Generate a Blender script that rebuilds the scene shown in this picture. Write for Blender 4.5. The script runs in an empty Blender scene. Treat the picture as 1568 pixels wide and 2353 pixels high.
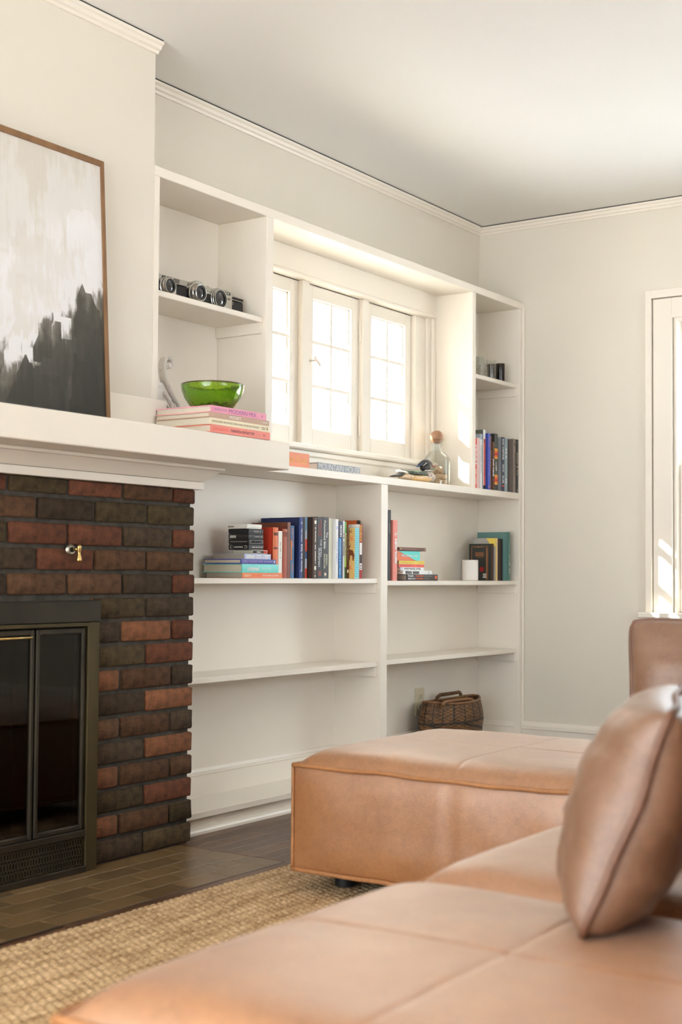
import bpy, bmesh, math, random
from mathutils import Vector, Matrix, Euler, noise
R = math.radians
random.seed(7)
sc = bpy.context.scene
C = sc.collection

# ------------------------------------------------------------------ camera
FPX, YAW, PITCH, ROLL, SHIFT = 3107.3, R(34.271), R(2.289), R(0.405), 20.2
EYE = Vector((0.0, -2.69, 0.796))
FW = Vector((math.cos(YAW)*math.cos(PITCH), math.sin(YAW)*math.cos(PITCH), math.sin(PITCH)))
RT = Vector((math.sin(YAW), -math.cos(YAW), 0))
UP = RT.cross(FW)
cam_d = bpy.data.cameras.new('camera')
cam_d.sensor_fit = 'VERTICAL'; cam_d.sensor_height = 36; cam_d.sensor_width = 24
cam_d.lens = FPX/2353*36
cam_d.shift_y = SHIFT/2353
cam_d.clip_start = 0.05; cam_d.clip_end = 200
cam = bpy.data.objects.new('camera', cam_d); C.objects.link(cam)
r2 = RT*math.cos(ROLL)+UP*math.sin(ROLL); u2 = UP*math.cos(ROLL)-RT*math.sin(ROLL)
m3 = Matrix((r2, u2, -FW)).transposed()
cam.matrix_world = Matrix.Translation(EYE) @ m3.to_4x4()
cam_d.dof.use_dof = True
cam_d.dof.focus_distance = 4.45
cam_d.dof.aperture_fstop = 4.2
sc.camera = cam

def ray(u, v):
    xr, yr = u-784, v-1176.5-SHIFT
    x = xr*math.cos(ROLL)+yr*math.sin(ROLL); y = -xr*math.sin(ROLL)+yr*math.cos(ROLL)
    return FW+RT*(x/FPX)-UP*(y/FPX)
def onY(u, v, Y): d = ray(u, v); return EYE+d*((Y-EYE.y)/d.y)
def onX(u, v, X): d = ray(u, v); return EYE+d*((X-EYE.x)/d.x)
def onZ(u, v, Z): d = ray(u, v); return EYE+d*((Z-EYE.z)/d.z)

# ------------------------------------------------------------------ world, sun, exposure
w = bpy.data.worlds.new('sky'); sc.world = w; w.use_nodes = True
bg = w.node_tree.nodes['Background']
bg.inputs[0].default_value = (0.82, 0.91, 1.0, 1); bg.inputs[1].default_value = 5.0
sun_d = bpy.data.lights.new('sun', 'SUN'); sun_d.energy = 32; sun_d.angle = R(0.53); sun_d.color = (1, 0.95, 0.86)
sun = bpy.data.objects.new('sun', sun_d); C.objects.link(sun)
sun.rotation_euler = Vector((1, -0.822, -0.71)).to_track_quat('-Z', 'Y').to_euler()
sun.location = (-4, 6, 6)
sc.view_settings.view_transform = 'Standard'; sc.view_settings.look = 'None'
sc.view_settings.gamma = 1; sc.view_settings.use_curve_mapping = False
sc.view_settings.exposure = 0.84
sc.cycles.use_denoising = True
sc.cycles.max_bounces = 10; sc.cycles.diffuse_bounces = 5; sc.cycles.glossy_bounces = 4
sc.cycles.use_adaptive_sampling = True; sc.cycles.adaptive_threshold = 0.02
sc.cycles.transmission_bounces = 8; sc.cycles.transparent_max_bounces = 12
sc.cycles.caustics_reflective = False; sc.cycles.caustics_refractive = False
sc.cycles.sample_clamp_indirect = 8.0
def portal(name, loc, sx, sy, rot):
    d = bpy.data.lights.new(name, 'AREA'); d.shape = 'RECTANGLE'; d.size = sx; d.size_y = sy
    d.cycles.is_portal = True
    o = bpy.data.objects.new(name, d); C.objects.link(o); o.location = loc; o.rotation_euler = rot
portal('window_portal', (4.2, 0.36, 1.58), 1.2, 0.66, (R(-90), 0, 0))
portal('side_window_portal', (5.56, -1.1, 1.27), 1.26, 0.86, (0, R(90), 0))
for py, pw in ((-2.165, 1.42), (-0.64, 1.47)):
    portal('left_window_portal', (-1.72, py, 1.185), 2.26, pw, (0, R(-90), 0))

portal('front_window_portal', (2.5, -4.72, 1.40), 1.8, 1.2, (R(90), 0, 0))

# ------------------------------------------------------------------ materials
MATS = {}
def M(name, col, rough=0.5, metal=0.0, var=0.0, vscale=6.0, bump=0.0, bscale=60.0, spec=0.5, coat=0.0,
      trans=0.0, ior=1.45, col2=None, stretch=(1, 1, 1), rand=0.0, emit=None, bdist=0.002, detail=5.0, coatr=0.1, contrast=(0.3, 0.7)):
    if name in MATS: return MATS[name]
    m = bpy.data.materials.new(name); m.use_nodes = True; MATS[name] = m
    nt = m.node_tree; N = nt.nodes; L = nt.links
    b = N['Principled BSDF']
    b.inputs['Base Color'].default_value = (*col, 1); b.inputs['Roughness'].default_value = rough
    b.inputs['Metallic'].default_value = metal; b.inputs['Specular IOR Level'].default_value = spec
    b.inputs['Coat Weight'].default_value = coat; b.inputs['Coat Roughness'].default_value = coatr
    b.inputs['Transmission Weight'].default_value = trans; b.inputs['IOR'].default_value = ior
    src = None
    tc = N.new('ShaderNodeTexCoord'); mp = N.new('ShaderNodeMapping'); mp.inputs['Scale'].default_value = stretch
    L.new(tc.outputs['Object'], mp.inputs[0])
    if var or col2:
        nz = N.new('ShaderNodeTexNoise'); nz.inputs['Scale'].default_value = vscale; nz.inputs['Detail'].default_value = detail
        L.new(mp.outputs[0], nz.inputs[0])
        rp = N.new('ShaderNodeValToRGB'); rp.color_ramp.elements[0].position = contrast[0]; rp.color_ramp.elements[1].position = contrast[1]
        c2 = col2 or tuple(min(1, c*(1+var)) for c in col); c1 = col if col2 else tuple(c*(1-var) for c in col)
        rp.color_ramp.elements[0].color = (*c1, 1); rp.color_ramp.elements[1].color = (*c2, 1)
        L.new(nz.outputs['Fac'], rp.inputs[0]); src = rp.outputs[0]
    if rand:
        oi = N.new('ShaderNodeObjectInfo'); hs = N.new('ShaderNodeHueSaturation')
        mr = N.new('ShaderNodeMapRange'); mr.inputs['To Min'].default_value = 1-rand; mr.inputs['To Max'].default_value = 1+rand
        L.new(oi.outputs['Random'], mr.inputs[0]); L.new(mr.outputs[0], hs.inputs['Value'])
        if src: L.new(src, hs.inputs['Color'])
        else: hs.inputs['Color'].default_value = (*col, 1)
        src = hs.outputs[0]
    if src: L.new(src, b.inputs['Base Color'])
    if bump:
        nb = N.new('ShaderNodeTexNoise'); nb.inputs['Scale'].default_value = bscale; nb.inputs['Detail'].default_value = 4
        L.new(mp.outputs[0], nb.inputs[0])
        bp = N.new('ShaderNodeBump'); bp.inputs['Strength'].default_value = bump; bp.inputs['Distance'].default_value = bdist
        L.new(nb.outputs['Fac'], bp.inputs['Height']); L.new(bp.outputs[0], b.inputs['Normal'])
    if emit:
        b.inputs['Emission Color'].default_value = (*emit[:3], 1); b.inputs['Emission Strength'].default_value = emit[3]
    return m
def S(r, g, b):   # sRGB 0..255 -> linear
    f = lambda c: c/12.92 if c <= 0.04045 else ((c+0.055)/1.055)**2.4
    return (f(r/255), f(g/255), f(b/255))
def thin_glass(name, tint, refl=0.08, rough=0.0):
    m = bpy.data.materials.new(name); m.use_nodes = True; nt = m.node_tree; N = nt.nodes; L = nt.links
    N.remove(N['Principled BSDF']); out = N['Material Output']
    t = N.new('ShaderNodeBsdfTransparent'); t.inputs[0].default_value = (*tint, 1)
    g = N.new('ShaderNodeBsdfGlossy'); g.inputs['Roughness'].default_value = rough
    lw = N.new('ShaderNodeLayerWeight'); lw.inputs[0].default_value = 0.5
    pw = N.new('ShaderNodeMath'); pw.operation = 'POWER'; pw.inputs[1].default_value = 4.0; L.new(lw.outputs['Facing'], pw.inputs[0])
    fr = N.new('ShaderNodeMath'); fr.operation = 'MULTIPLY_ADD'; fr.inputs[1].default_value = 0.7; fr.inputs[2].default_value = refl*0.5; L.new(pw.outputs[0], fr.inputs[0])
    mx = N.new('ShaderNodeMixShader'); L.new(fr.outputs[0], mx.inputs[0]); L.new(t.outputs[0], mx.inputs[1]); L.new(g.outputs[0], mx.inputs[2])
    L.new(mx.outputs[0], out.inputs[0]); MATS[name] = m
    return m

paint = M('white_gloss_paint', (0.83, 0.768, 0.675), 0.34, var=0.02, vscale=3, bump=0.06, bscale=90, bdist=0.001)
wallp = M('cream_wall_paint', (0.728, 0.676, 0.585), 0.6, var=0.015, vscale=2, bump=0.12, bscale=220, bdist=0.0006)
ceilp = M('ceiling_paint', (0.84, 0.825, 0.80), 0.7, var=0.01, vscale=2, bump=0.08, bscale=160, bdist=0.0006)
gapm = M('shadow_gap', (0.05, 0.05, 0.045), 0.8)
black_metal = M('black_metal', (0.02, 0.018, 0.015), 0.4)

# ------------------------------------------------------------------ mesh helpers
def wloc(o):
    p = Vector((0, 0, 0))
    while o is not None: p += o.location; o = o.parent
    return p
def link(name, me, mat, parent=None, loc=None):
    o = bpy.data.objects.new(name, me); C.objects.link(o)
    if mat is not None:
        if isinstance(mat, (list, tuple)):
            for q in mat: me.materials.append(q)
        elif not me.materials: me.materials.append(mat)
    if parent is not None: o.parent = parent
    if loc is not None: o.location = loc
    return o
def thing(name, label, cat, loc=(0, 0, 0), rot=None, group=None):
    o = bpy.data.objects.new(name, None); C.objects.link(o); o.empty_display_size = 0.05
    o.location = loc; o['label'] = label; o['category'] = cat
    if rot is not None: o.rotation_euler = rot
    if group: o['group'] = group
    return o
def tag(o, label, cat, group=None):
    o['label'] = label; o['category'] = cat
    if group: o['group'] = group
    return o
def struct(o, label=None, cat=None):
    o['kind'] = 'structure'
    if label: o['label'] = label
    if cat: o['category'] = cat
    return o
def bm_box(bm, x0, x1, y0, y1, z0, z1, bev=0.0, seg=1):
    g = bmesh.ops.create_cube(bm, size=1)
    vs = g['verts']
    for v in vs:
        v.co = Vector((x0+(v.co.x+.5)*(x1-x0), y0+(v.co.y+.5)*(y1-y0), z0+(v.co.z+.5)*(z1-z0)))
    if bev:
        es = list({e for v in vs for e in v.link_edges})
        bmesh.ops.bevel(bm, geom=es, offset=bev, segments=seg, profile=0.5, affect='EDGES', clamp_overlap=True)
    return bm
def bm_obj(name, bm, mat, parent=None, smooth=False, local=False):
    off = Vector((0, 0, 0)) if (local or parent is None) else wloc(parent)
    if off.length: bmesh.ops.translate(bm, verts=bm.verts, vec=-off)
    bmesh.ops.recalc_face_normals(bm, faces=bm.faces)
    me = bpy.data.meshes.new(name); bm.to_mesh(me); bm.free()
    if smooth:
        for p in me.polygons: p.use_smooth = True
    return link(name, me, mat, parent)
def box(name, x0, x1, y0, y1, z0, z1, mat, parent=None, bev=0.0015, seg=1, local=False):
    bm = bmesh.new(); bm_box(bm, min(x0, x1), max(x0, x1), min(y0, y1), max(y0, y1), min(z0, z1), max(z0, z1), bev, seg)
    return bm_obj(name, bm, mat, parent, local=local)
def boxes(name, lst, mat, parent=None, bev=0.0015, local=False):
    bm = bmesh.new()
    for b in lst: bm_box(bm, *b, bev)
    return bm_obj(name, bm, mat, parent, local=local)
def bm_loft(bm, rings, closed=True, cap0=True, cap1=True):
    rv = [[bm.verts.new(p) for p in r] for r in rings]
    n = len(rv[0])
    for a, b in zip(rv[:-1], rv[1:]):
        for i in range(n if closed else n-1):
            j = (i+1) % n
            try: bm.faces.new((a[i], a[j], b[j], b[i]))
            except ValueError: pass
    if closed and cap0: bm.faces.new(rv[0][::-1])
    if closed and cap1: bm.faces.new(rv[-1])
    return rv
def bm_lathe(bm, prof, c=(0, 0, 0), n=32, axis='Z', sx=1, sy=1, cap0=True, cap1=True):
    rings = []
    for r, h in prof:
        ring = []
        for i in range(n):
            a = 2*math.pi*i/n; p, q = r*math.cos(a)*sx, r*math.sin(a)*sy
            if axis == 'Z': v = (c[0]+p, c[1]+q, c[2]+h)
            elif axis == 'Y': v = (c[0]+p, c[1]+h, c[2]+q)
            else: v = (c[0]+h, c[1]+p, c[2]+q)
            ring.append(v)
        rings.append(ring)
    bm_loft(bm, rings, True, cap0, cap1)
    return bm
def lathe(name, prof, c, mat, parent=None, n=32, axis='Z', smooth=True, local=False, sx=1, sy=1, cap0=True, cap1=True):
    bm = bmesh.new(); bm_lathe(bm, prof, c, n, axis, sx, sy, cap0, cap1)
    o = bm_obj(name, bm, mat, parent, smooth=False, local=local)
    if smooth: shade(o)
    return o
def shade(o, ang=35):
    me = o.data
    me.shade_smooth()
    bm = bmesh.new(); bm.from_mesh(me)
    for e in bm.edges:
        if len(e.link_faces) == 2 and e.calc_face_angle(0) > R(ang): e.smooth = False
    bm.to_mesh(me); bm.free()
    return o
def bm_tube(bm, pts, r, n=8, closed=False, rfun=None, upv=Vector((0, 0, 1))):
    pts = [Vector(p) for p in pts]; rings = []; N = len(pts)
    for i, p in enumerate(pts):
        if closed: t = pts[(i+1) % N]-pts[i-1]
        else: t = pts[min(i+1, N-1)]-pts[max(i-1, 0)]
        t.normalize()
        u = upv if abs(t.dot(upv)) < 0.95 else Vector((1, 0, 0))
        s = t.cross(u).normalized(); q = s.cross(t).normalized()
        rr = rfun(i/(N-1)) if rfun else r
        rings.append([p+s*(rr*math.cos(2*math.pi*k/n))+q*(rr*math.sin(2*math.pi*k/n)) for k in range(n)])
    if closed: rings.append(rings[0])
    if closed:
        rv = [[bm.verts.new(p) for p in r_] for r_ in rings[:-1]]; rv.append(rv[0])
        for a, b in zip(rv[:-1], rv[1:]):
            for i in range(n):
                j = (i+1) % n; bm.faces.new((a[i], a[j], b[j], b[i]))
    else: bm_loft(bm, rings)
    return bm
def tube(name, pts, r, mat, parent=None, n=8, closed=False, rfun=None, local=False):
    bm = bmesh.new(); bm_tube(bm, pts, r, n, closed, rfun)
    return bm_obj(name, bm, mat, parent, smooth=True, local=local)
def prism(name, prof, x0, x1, mat, parent=None, axis='X', bev=0, local=False):
    """profile (p,q) extruded: axis X -> (x,p,q); axis Y -> (p,y,q); axis Z -> (p,q,z)"""
    bm = bmesh.new()
    f = {'X': lambda a, p, q: (a, p, q), 'Y': lambda a, p, q: (p, a, q), 'Z': lambda a, p, q: (p, q, a)}[axis]
    bm_loft(bm, [[f(x0, p, q) for p, q in prof], [f(x1, p, q) for p, q in prof]])
    if bev: bmesh.ops.bevel(bm, geom=list(bm.edges), offset=bev, segments=1, affect='EDGES', clamp_overlap=True)
    return bm_obj(name, bm, mat, parent, local=local)
_tc = bpy.data.curves.new('lettering', 'FONT'); _to = bpy.data.objects.new('lettering', _tc)
def lettering(text, origin, xdir, ydir, width, height, mat, parent, align='C', bold=0.0, fit=True, name='lettering'):
    """flat lettering: box of width x height centred (or left aligned) on origin"""
    _tc.body = text; _tc.size = 1.0; _tc.offset = bold; _tc.resolution_u = 3
    me = bpy.data.meshes.new_from_object(_to)
    if not len(me.vertices): return None
    xs = [v.co.x for v in me.vertices]; ys = [v.co.y for v in me.vertices]
    x0, x1, y0, y1 = min(xs), max(xs), min(ys), max(ys)
    sx = width/(x1-x0) if width else None; sy = height/(y1-y0)
    if sx is None: sx = sy
    X = Vector(xdir).normalized(); Y = Vector(ydir).normalized(); off = wloc(parent)
    cx = (x0+x1)/2 if align == 'C' else (x0 if align == 'L' else x1)
    for v in me.vertices:
        v.co = Vector(origin)-off+X*((v.co.x-cx)*sx)+Y*((v.co.y-(y0+y1)/2)*sy)
    me.materials.clear(); me.materials.append(mat)
    o = bpy.data.objects.new(name, me); C.objects.link(o); o.parent = parent
    return o
def flat(col, rough=0.6):
    k = 'print_%d_%d_%d' % tuple(int(c*255) for c in col)
    return M(k, tuple(min(0.88, c*1.3) for c in col), rough)
# ================================================================== the room
CZ = 2.372     # ceiling height
XR = 5.38      # right wall
YW = 0.225     # back wall
XC = 2.955     # right edge of chimney breast
YK = -0.05     # brick face
wood = M('dark_oak_floor', (0.080, 0.037, 0.019), 0.36, col2=(0.165, 0.084, 0.045), vscale=5, stretch=(1.2, 14, 6), bump=0.15, bscale=60, rand=0.22, detail=8)
fl = struct(box('floor', -1.75, 5.55, -4.75, 0.35, -0.12, -0.004, wood, bev=0))
# floor planks (seen between hearth, bookcase and ottoman)
pm = []
for k in range(3):
    L_ = (0.62, 0.86, 1.12)[k]; bm = bmesh.new(); bm_box(bm, 0.0006, L_-0.0006, 0.0005, 0.0565, -0.0035, 0.0, 0.0008)
    bmesh.ops.recalc_face_normals(bm, faces=bm.faces); me = bpy.data.meshes.new('plank'); bm.to_mesh(me); bm.free(); me.materials.append(wood); pm.append((L_, me))
for r_ in range(15):
    y = 0.02-0.057*(r_+1); x = 3.046-random.random()*0.0 if y > -0.49 else 2.2
    x0 = x; first = True
    while x < 5.3:
        L_, me = random.choice(pm)
        o = bpy.data.objects.new('plank', me); C.objects.link(o); o.parent = fl
        if first:
            first = False; sc_ = 0.3+0.6*random.random(); o.scale = (sc_, 1, 1); L_ = L_*sc_
        if x+L_ > 5.375: o.scale = (o.scale.x*(5.375-x)/L_, 1, 1)
        o.location = (x, y, 0); x += L_
struct(box('ceiling', -1.75, 5.55, -4.75, 0.40, CZ, CZ+0.12, ceilp, bev=0))
def wall_with_holes(name, axis, p0, p1, a0, a1, z0, z1, holes, mat):
    """axis 'Y': wall normal Y spanning X a0..a1; holes = (a0,a1,z0,z1)"""
    bm = bmesh.new(); cuts = sorted({a0, a1, *[h[0] for h in holes], *[h[1] for h in holes]})
    zc = sorted({z0, z1, *[h[2] for h in holes], *[h[3] for h in holes]})
    for i in range(len(cuts)-1):
        for j in range(len(zc)-1):
            ca, cz = (cuts[i]+cuts[i+1])/2, (zc[j]+zc[j+1])/2
            if any(h[0] < ca < h[1] and h[2] < cz < h[3] for h in holes): continue
            if axis == 'Y': bm_box(bm, cuts[i], cuts[i+1], p0, p1, zc[j], zc[j+1])
            else: bm_box(bm, p0, p1, cuts[i], cuts[i+1], zc[j], zc[j+1])
    bmesh.ops.remove_doubles(bm, verts=bm.verts, dist=1e-5)
    seen = {}; kill = []
    for f in bm.faces:
        k = tuple(round(c, 4) for c in f.calc_center_median())
        if k in seen: kill += [f, seen[k]]
        seen[k] = f
    bmesh.ops.delete(bm, geom=list(set(kill)), context='FACES')
    return struct(bm_obj(name, bm, mat))
wall_with_holes('wall_back', 'Y', YW, 0.345, -1.75, 5.55, 0, CZ, [(3.60, 4.80, 1.255, 1.905)], wallp)
wall_with_holes('wall_right', 'X', XR, 5.54, -4.75, YW, 0, CZ, [(-1.50, -0.70, 0.64, 1.88)], wallp)
wall_with_holes('wall_front', 'Y', -4.75, -4.60, -1.6, XR, 0, CZ, [(1.60, 3.40, 0.80, 2.00)], wallp)
wall_with_holes('wall_left', 'X', -1.75, -1.6, -4.60, YW, 0, CZ, [(-2.88, -1.45, 0.05, 2.32), (-1.38, 0.10, 0.05, 2.32)], wallp)
struct(box('wall_chimney', 1.55, XC, 0.0, YW, 1.0, CZ, wallp, bev=0.002))
# out-of-view windows that light the room from the left and from behind the camera
def plain_window(name, axis, a0, a1, z0, z1, p0, p1):
    t = 0.055; m = (a0+a1)/2; zm = (z0+z1)/2
    ls = [(a0, a1, z0, z0+t), (a0, a1, z1-t, z1), (a0, a0+t, z0+t, z1-t), (a1-t, a1, z0+t, z1-t), (a0+t, a1-t, zm-0.02, zm+0.02)]
    struct(boxes(name, [((p, q, p0, p1, r_, s_) if axis == 'Y' else (p0, p1, p, q, r_, s_)) for p, q, r_, s_ in ls], paint))
plain_window('window_5', 'Y', 1.60, 3.40, 0.80, 2.00, -4.71, -4.62)
plain_window('window_3', 'X', -2.88, -1.45, 0.05, 2.32, -1.71, -1.62)
plain_window('window_4', 'X', -1.38, 0.10, 0.05, 2.32, -1.71, -1.62)
struct(box('sun_block_roof', -4.9, -1.76, -6.5, 4.0, 2.45, 2.55, paint, bev=0), 'white unseen roof added to keep the sun off the left windows', 'roof')  # unseen roof added so no direct sun enters from the left
# crown mouldings (profile depth d from wall, z)
cp = [(0, 2.336), (0.006, 2.336), (0.010, 2.344), (0.017, 2.347), (0.021, 2.356), (0.028, 2.360), (0.030, 2.3675), (0, 2.3675)]
struct(prism('trim_1', [(YW-d, z) for d, z in cp], XC+0.001, XR-0.001, paint))
struct(prism('trim_2', [(XR-d, z) for d, z in cp], -4.6, YW-0.0005, paint, axis='Y'))
struct(prism('trim_3', [(0-d, z) for d, z in cp], 1.55, XC+0.003, paint))
struct(boxes('gap_shade_strip', [(XC, XR, YW-0.029, YW, 2.3676, CZ+0.001), (XR-0.029, XR, -4.6, YW, 2.3676, CZ+0.001), (1.55, XC, -0.029, 0, 2.3676, CZ+0.001)], gapm, bev=0))  # near-black strip painting in the shade of the gap above the crown
# baseboard on the right wall
bbp = [(0, 0.0), (0.016, 0), (0.016, 0.128), (0.021, 0.131), (0.020, 0.146), (0.012, 0.152), (0.008, 0.161), (0, 0.161)]
struct(prism('baseboard_right', [(XR-d, z) for d, z in bbp], -4.6, -0.001, paint, axis='Y'))

# ground outside, lit by the sun
snow = M('pale_ground', (0.82, 0.83, 0.84), 0.9, var=0.05, vscale=0.5)
g = tag(box('ground', -40, 45, -40, 45, -0.75, -0.6, snow, bev=0), 'pale ground around the house outside the windows', 'ground'); g['kind'] = 'structure'
# roof eave over the back wall; unseen trunk added to block a sun strip
struct(box('eave', -1.75, 5.75, 0.346, 1.17, 2.50, 2.60, paint, bev=0), 'white roof eave outside over the back wall', 'eave')
bark = M('tree_bark', (0.10, 0.075, 0.055), 0.9, var=0.3, vscale=20, bump=0.5, bscale=30)
tr = thing('sun_block_tree', 'slim bare trunk added unseen outside to block a strip of sun', 'sun_block_tree', (-1.26, 5.0, -0.6))
tube('trunk', [(-1.26, 5.0, -0.62), (-1.26, 5.0, 4.5), (-1.24, 5.0, 8.0)], 0.055, bark, tr, n=12)
tube('branch', [(-1.26, 5.0, 6.0), (-1.9, 5.4, 7.2), (-2.3, 5.6, 8.4)], 0.03, bark, tr, n=8)
tube('branch', [(-1.25, 5.0, 6.8), (-0.7, 4.7, 7.8), (-0.3, 4.6, 8.8)], 0.028, bark, tr, n=8)

# ------------------------------------------------------------------ casement window over the bookcase ledge
pane_m = thin_glass('window_glass', (0.97, 0.985, 0.98))
w1 = thing('window_1', 'white three-sash casement window in the bookcase recess', 'window', (4.2, 0.2, 1.25)); struct(w1)
def wp(n, *a, bev=0.0015): return box(n, *a, paint, w1, bev=bev)
wp('head_casing', 3.541, 4.908, 0.172, 0.224, 1.888, 1.975)
wp('head_stop', 3.541, 4.900, 0.165, 0.215, 1.874, 1.888, bev=0.004)
wp('window_sill', 3.541, 4.906, 0.158, 0.235, 1.248, 1.270, bev=0.005)
wp('apron', 3.541, 4.908, 0.186, 0.206, 1.160, 1.248)
wp('apron_bead', 3.541, 4.908, 0.176, 0.188, 1.226, 1.248, bev=0.004)
wp('casing', 4.772, 4.852, 0.195, 0.260, 1.270, 1.874)
wp('casing', 4.852, 4.882, 0.186, 0.225, 1.270, 1.888, bev=0.005)
wp('casing', 4.882, 4.908, 0.176, 0.225, 1.270, 1.888, bev=0.003)
wp('casing', 3.541, 3.620, 0.195, 0.260, 1.270, 1.874)
wp('mullion', 3.974, 4.020, 0.195, 0.300, 1.270, 1.874)
wp('mullion', 4.378, 4.420, 0.195, 0.300, 1.270, 1.874)
wp('outer_frame', 3.60, 4.80, 0.262, 0.300, 1.862, 1.90)
wp('outer_frame', 3.60, 4.80, 0.262, 0.300, 1.258, 1.275)
for sx0, sx1, gl, gr in ((3.621, 3.973, 3.669, 3.924), (4.021, 4.377, 4.070, 4.326), (4.421, 4.771, 4.468, 4.724)):
    y0, y1 = 0.215, 0.268
    s = boxes('sash', [(sx0, gl, y0, y1, 1.272, 1.872), (gr, sx1, y0, y1, 1.272, 1.872),
                       (gl, gr, y0, y1, 1.823, 1.872), (gl, gr, y0, y1, 1.272, 1.336)], paint, w1, bev=0.001)
    mid = (gl+gr)/2
    bars = [(mid-0.006, mid+0.006, y0+0.006, y1, 1.336, 1.823)]
    for z in (1.498, 1.662):
        bars += [(gl, mid-0.006, y0+0.006, y1, z-0.006, z+0.006), (mid+0.006, gr, y0+0.006, y1, z-0.006, z+0.006)]
    bars += [(gl, gl+0.005, y0+0.012, y1-0.002, 1.336, 1.823), (gr-0.005, gr, y0+0.012, y1-0.002, 1.336, 1.823),
             (gl, gr, y0+0.012, y1-0.002, 1.336, 1.341), (gl, gr, y0+0.012, y1-0.002, 1.818, 1.823)]
    boxes('glazing_bars', bars, paint, s, bev=0.0006)
    for c in range(2):
        for r_ in range(3):
            xa, xb = (gl, mid) if c == 0 else (mid, gr)
            za, zb = ((1.336, 1.498), (1.498, 1.662), (1.662, 1.823))[r_]
            box('pane', xa+0.006, xb-0.006, 0.236, 0.238, za+0.006, zb-0.006, pane_m, s, bev=0)
for z in (1.745, 1.375):
    h = lathe('hinge', [(0.0045, -0.040), (0.006, -0.039), (0.006, 0.039), (0.0045, 0.040)], (4.377, 0.208, z), paint, w1, n=12)
latch = boxes('latch', [(4.030, 4.062, 0.2115, 0.2155, 1.573, 1.600)], paint, w1)
tube('latch_handle', [(4.046, 0.211, 1.588), (4.059, 0.188, 1.588)], 0.0045, paint, latch)
tube('latch_grip', [(4.052, 0.194, 1.602), (4.056, 0.190, 1.590), (4.068, 0.186, 1.578), (4.074, 0.184, 1.570)], 0.005, paint, latch)

# ------------------------------------------------------------------ double-hung window on the right wall
w2 = thing('window_2', 'tall white double-hung window at the right edge of the room', 'window', (XR, -1.1, 0.64)); struct(w2)
def wq(n, *a, bev=0.0015): return box(n, *a, paint, w2, bev=bev)
YL, YRr = -0.575, -1.625
wq('casing_band', XR-0.030, XR, YL-0.027, YL, 0.650, 1.991)
wq('casing_band', XR-0.030, XR, YRr, YRr+0.027, 0.650, 1.991)
wq('casing_band', XR-0.030, XR, YRr+0.027, YL-0.027, 1.956, 1.991)
wq('casing', XR-0.020, XR, YL-0.112, YL-0.0305, 0.650, 1.953)
wq('casing', XR-0.020, XR, YRr+0.0305, YRr+0.112, 0.650, 1.953)
wq('casing', XR-0.020, XR, YRr+0.112, YL-0.112, 1.870, 1.953)
wq('window_sill', XR-0.070, XR+0.15, YRr-0.05, YL+0.022, 0.628, 0.650, bev=0.004)
wq('apron', XR-0.018, XR, YRr-0.02, YL-0.010, 0.530, 0.628)
wq('jamb', XR-0.008, XR+0.155, -0.703, -0.692, 0.650, 1.872)
wq('jamb', XR-0.008, XR+0.155, -1.508, -1.497, 0.650, 1.872)
wq('jamb', XR-0.008, XR+0.155, -1.497, -0.703, 1.862, 1.874)
for nm, z0, z1, x0 in (('lower_sash', 0.652, 1.262, XR+0.028), ('upper_sash', 1.225, 1.862, XR+0.075)):
    s = boxes(nm, [(x0, x0+0.038, -0.752, -0.7035, z0, z1), (x0, x0+0.038, -1.4965, -1.448, z0, z1), (x0, x0+0.038, -1.448, -0.752, z0, z0+0.052), (x0, x0+0.038, -1.448, -0.752, z1-0.04, z1)], paint, w2)
    box('pane', x0+0.018, x0+0.021, -1.446, -0.754, z0+0.054, z1-0.042, pane_m, s, bev=0)
# ================================================================== built-in bookcase
bc = thing('built_in_bookcase', 'white built-in bookcase wrapped around the casement window', 'bookcase', (4.17, 0.1, 0))
def bp(n, *a, bev=0.0018): return box(n, *a, paint, bc, bev=bev)
YB = 0.205
bp('top_board', XC, 5.378, 0.0, 0.224, 1.975, 2.005)
bp('upright', XC, 2.981, 0.0005, 0.212, 1.160, 1.975)
bp('upright', 3.503, 3.541, 0.0, 0.212, 1.160, 1.975)
bp('upright', 4.908, 4.937, 0.0, 0.212, 1.160, 1.975)
bp('upright', 5.338, 5.364, 0.0, 0.212, 0.0, 1.975)
bp('scribe_trim', 5.364, 5.379, -0.006, 0.02, 0.0, 1.990, bev=0.004)
bp('ledge', XC, 5.338, -0.001, 0.212, 1.133, 1.160)
bp('upright', 4.212, 4.2585, 0.0, 0.212, 0.070, 1.133)
bp('upright', 2.925, 2.950, 0.0, 0.212, 0.0, 1.133)
bp('back_panel', XC, 3.503, YB, 0.2245, 1.160, 1.975)
bp('back_panel', 4.937, 5.338, YB, 0.2245, 1.160, 1.975)
bp('back_panel', 2.950, 5.338, YB, 0.2245, 0.0, 1.133)
# shelves and the cleats under them
def shelf(x0, x1, z1, t=0.018, yf=0.012, cleat=True):
    bp('shelf', x0, x1, yf, 0.212, z1-t, z1, bev=0.002)
    bp('cleat', x1-0.013, x1, yf+0.004, YB-0.001, z1-t-0.036, z1-t, bev=0.001)
    bp('cleat', x0, x0+0.013, yf+0.004, YB-0.001, z1-t-0.036, z1-t, bev=0.001)
shelf(2.981, 3.503, 1.640); shelf(4.937, 5.338, 1.640)
shelf(2.950, 4.212, 0.783); shelf(4.2585, 5.338, 0.775)
shelf(2.950, 4.212, 0.476); shelf(4.2585, 5.338, 0.479)
bp('plinth_board', 2.950, 5.338, 0.0, YB, 0.050, 0.070)
bp('toe_board', 2.950, 5.338, 0.022, 0.040, 0.0, 0.050)
prism('quarter_round', [(0.022, 0), (0.005, 0), (0.0055, 0.008), (0.009, 0.014), (0.014, 0.0175), (0.022, 0.019)], 2.950, 5.338, paint, bc)
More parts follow.
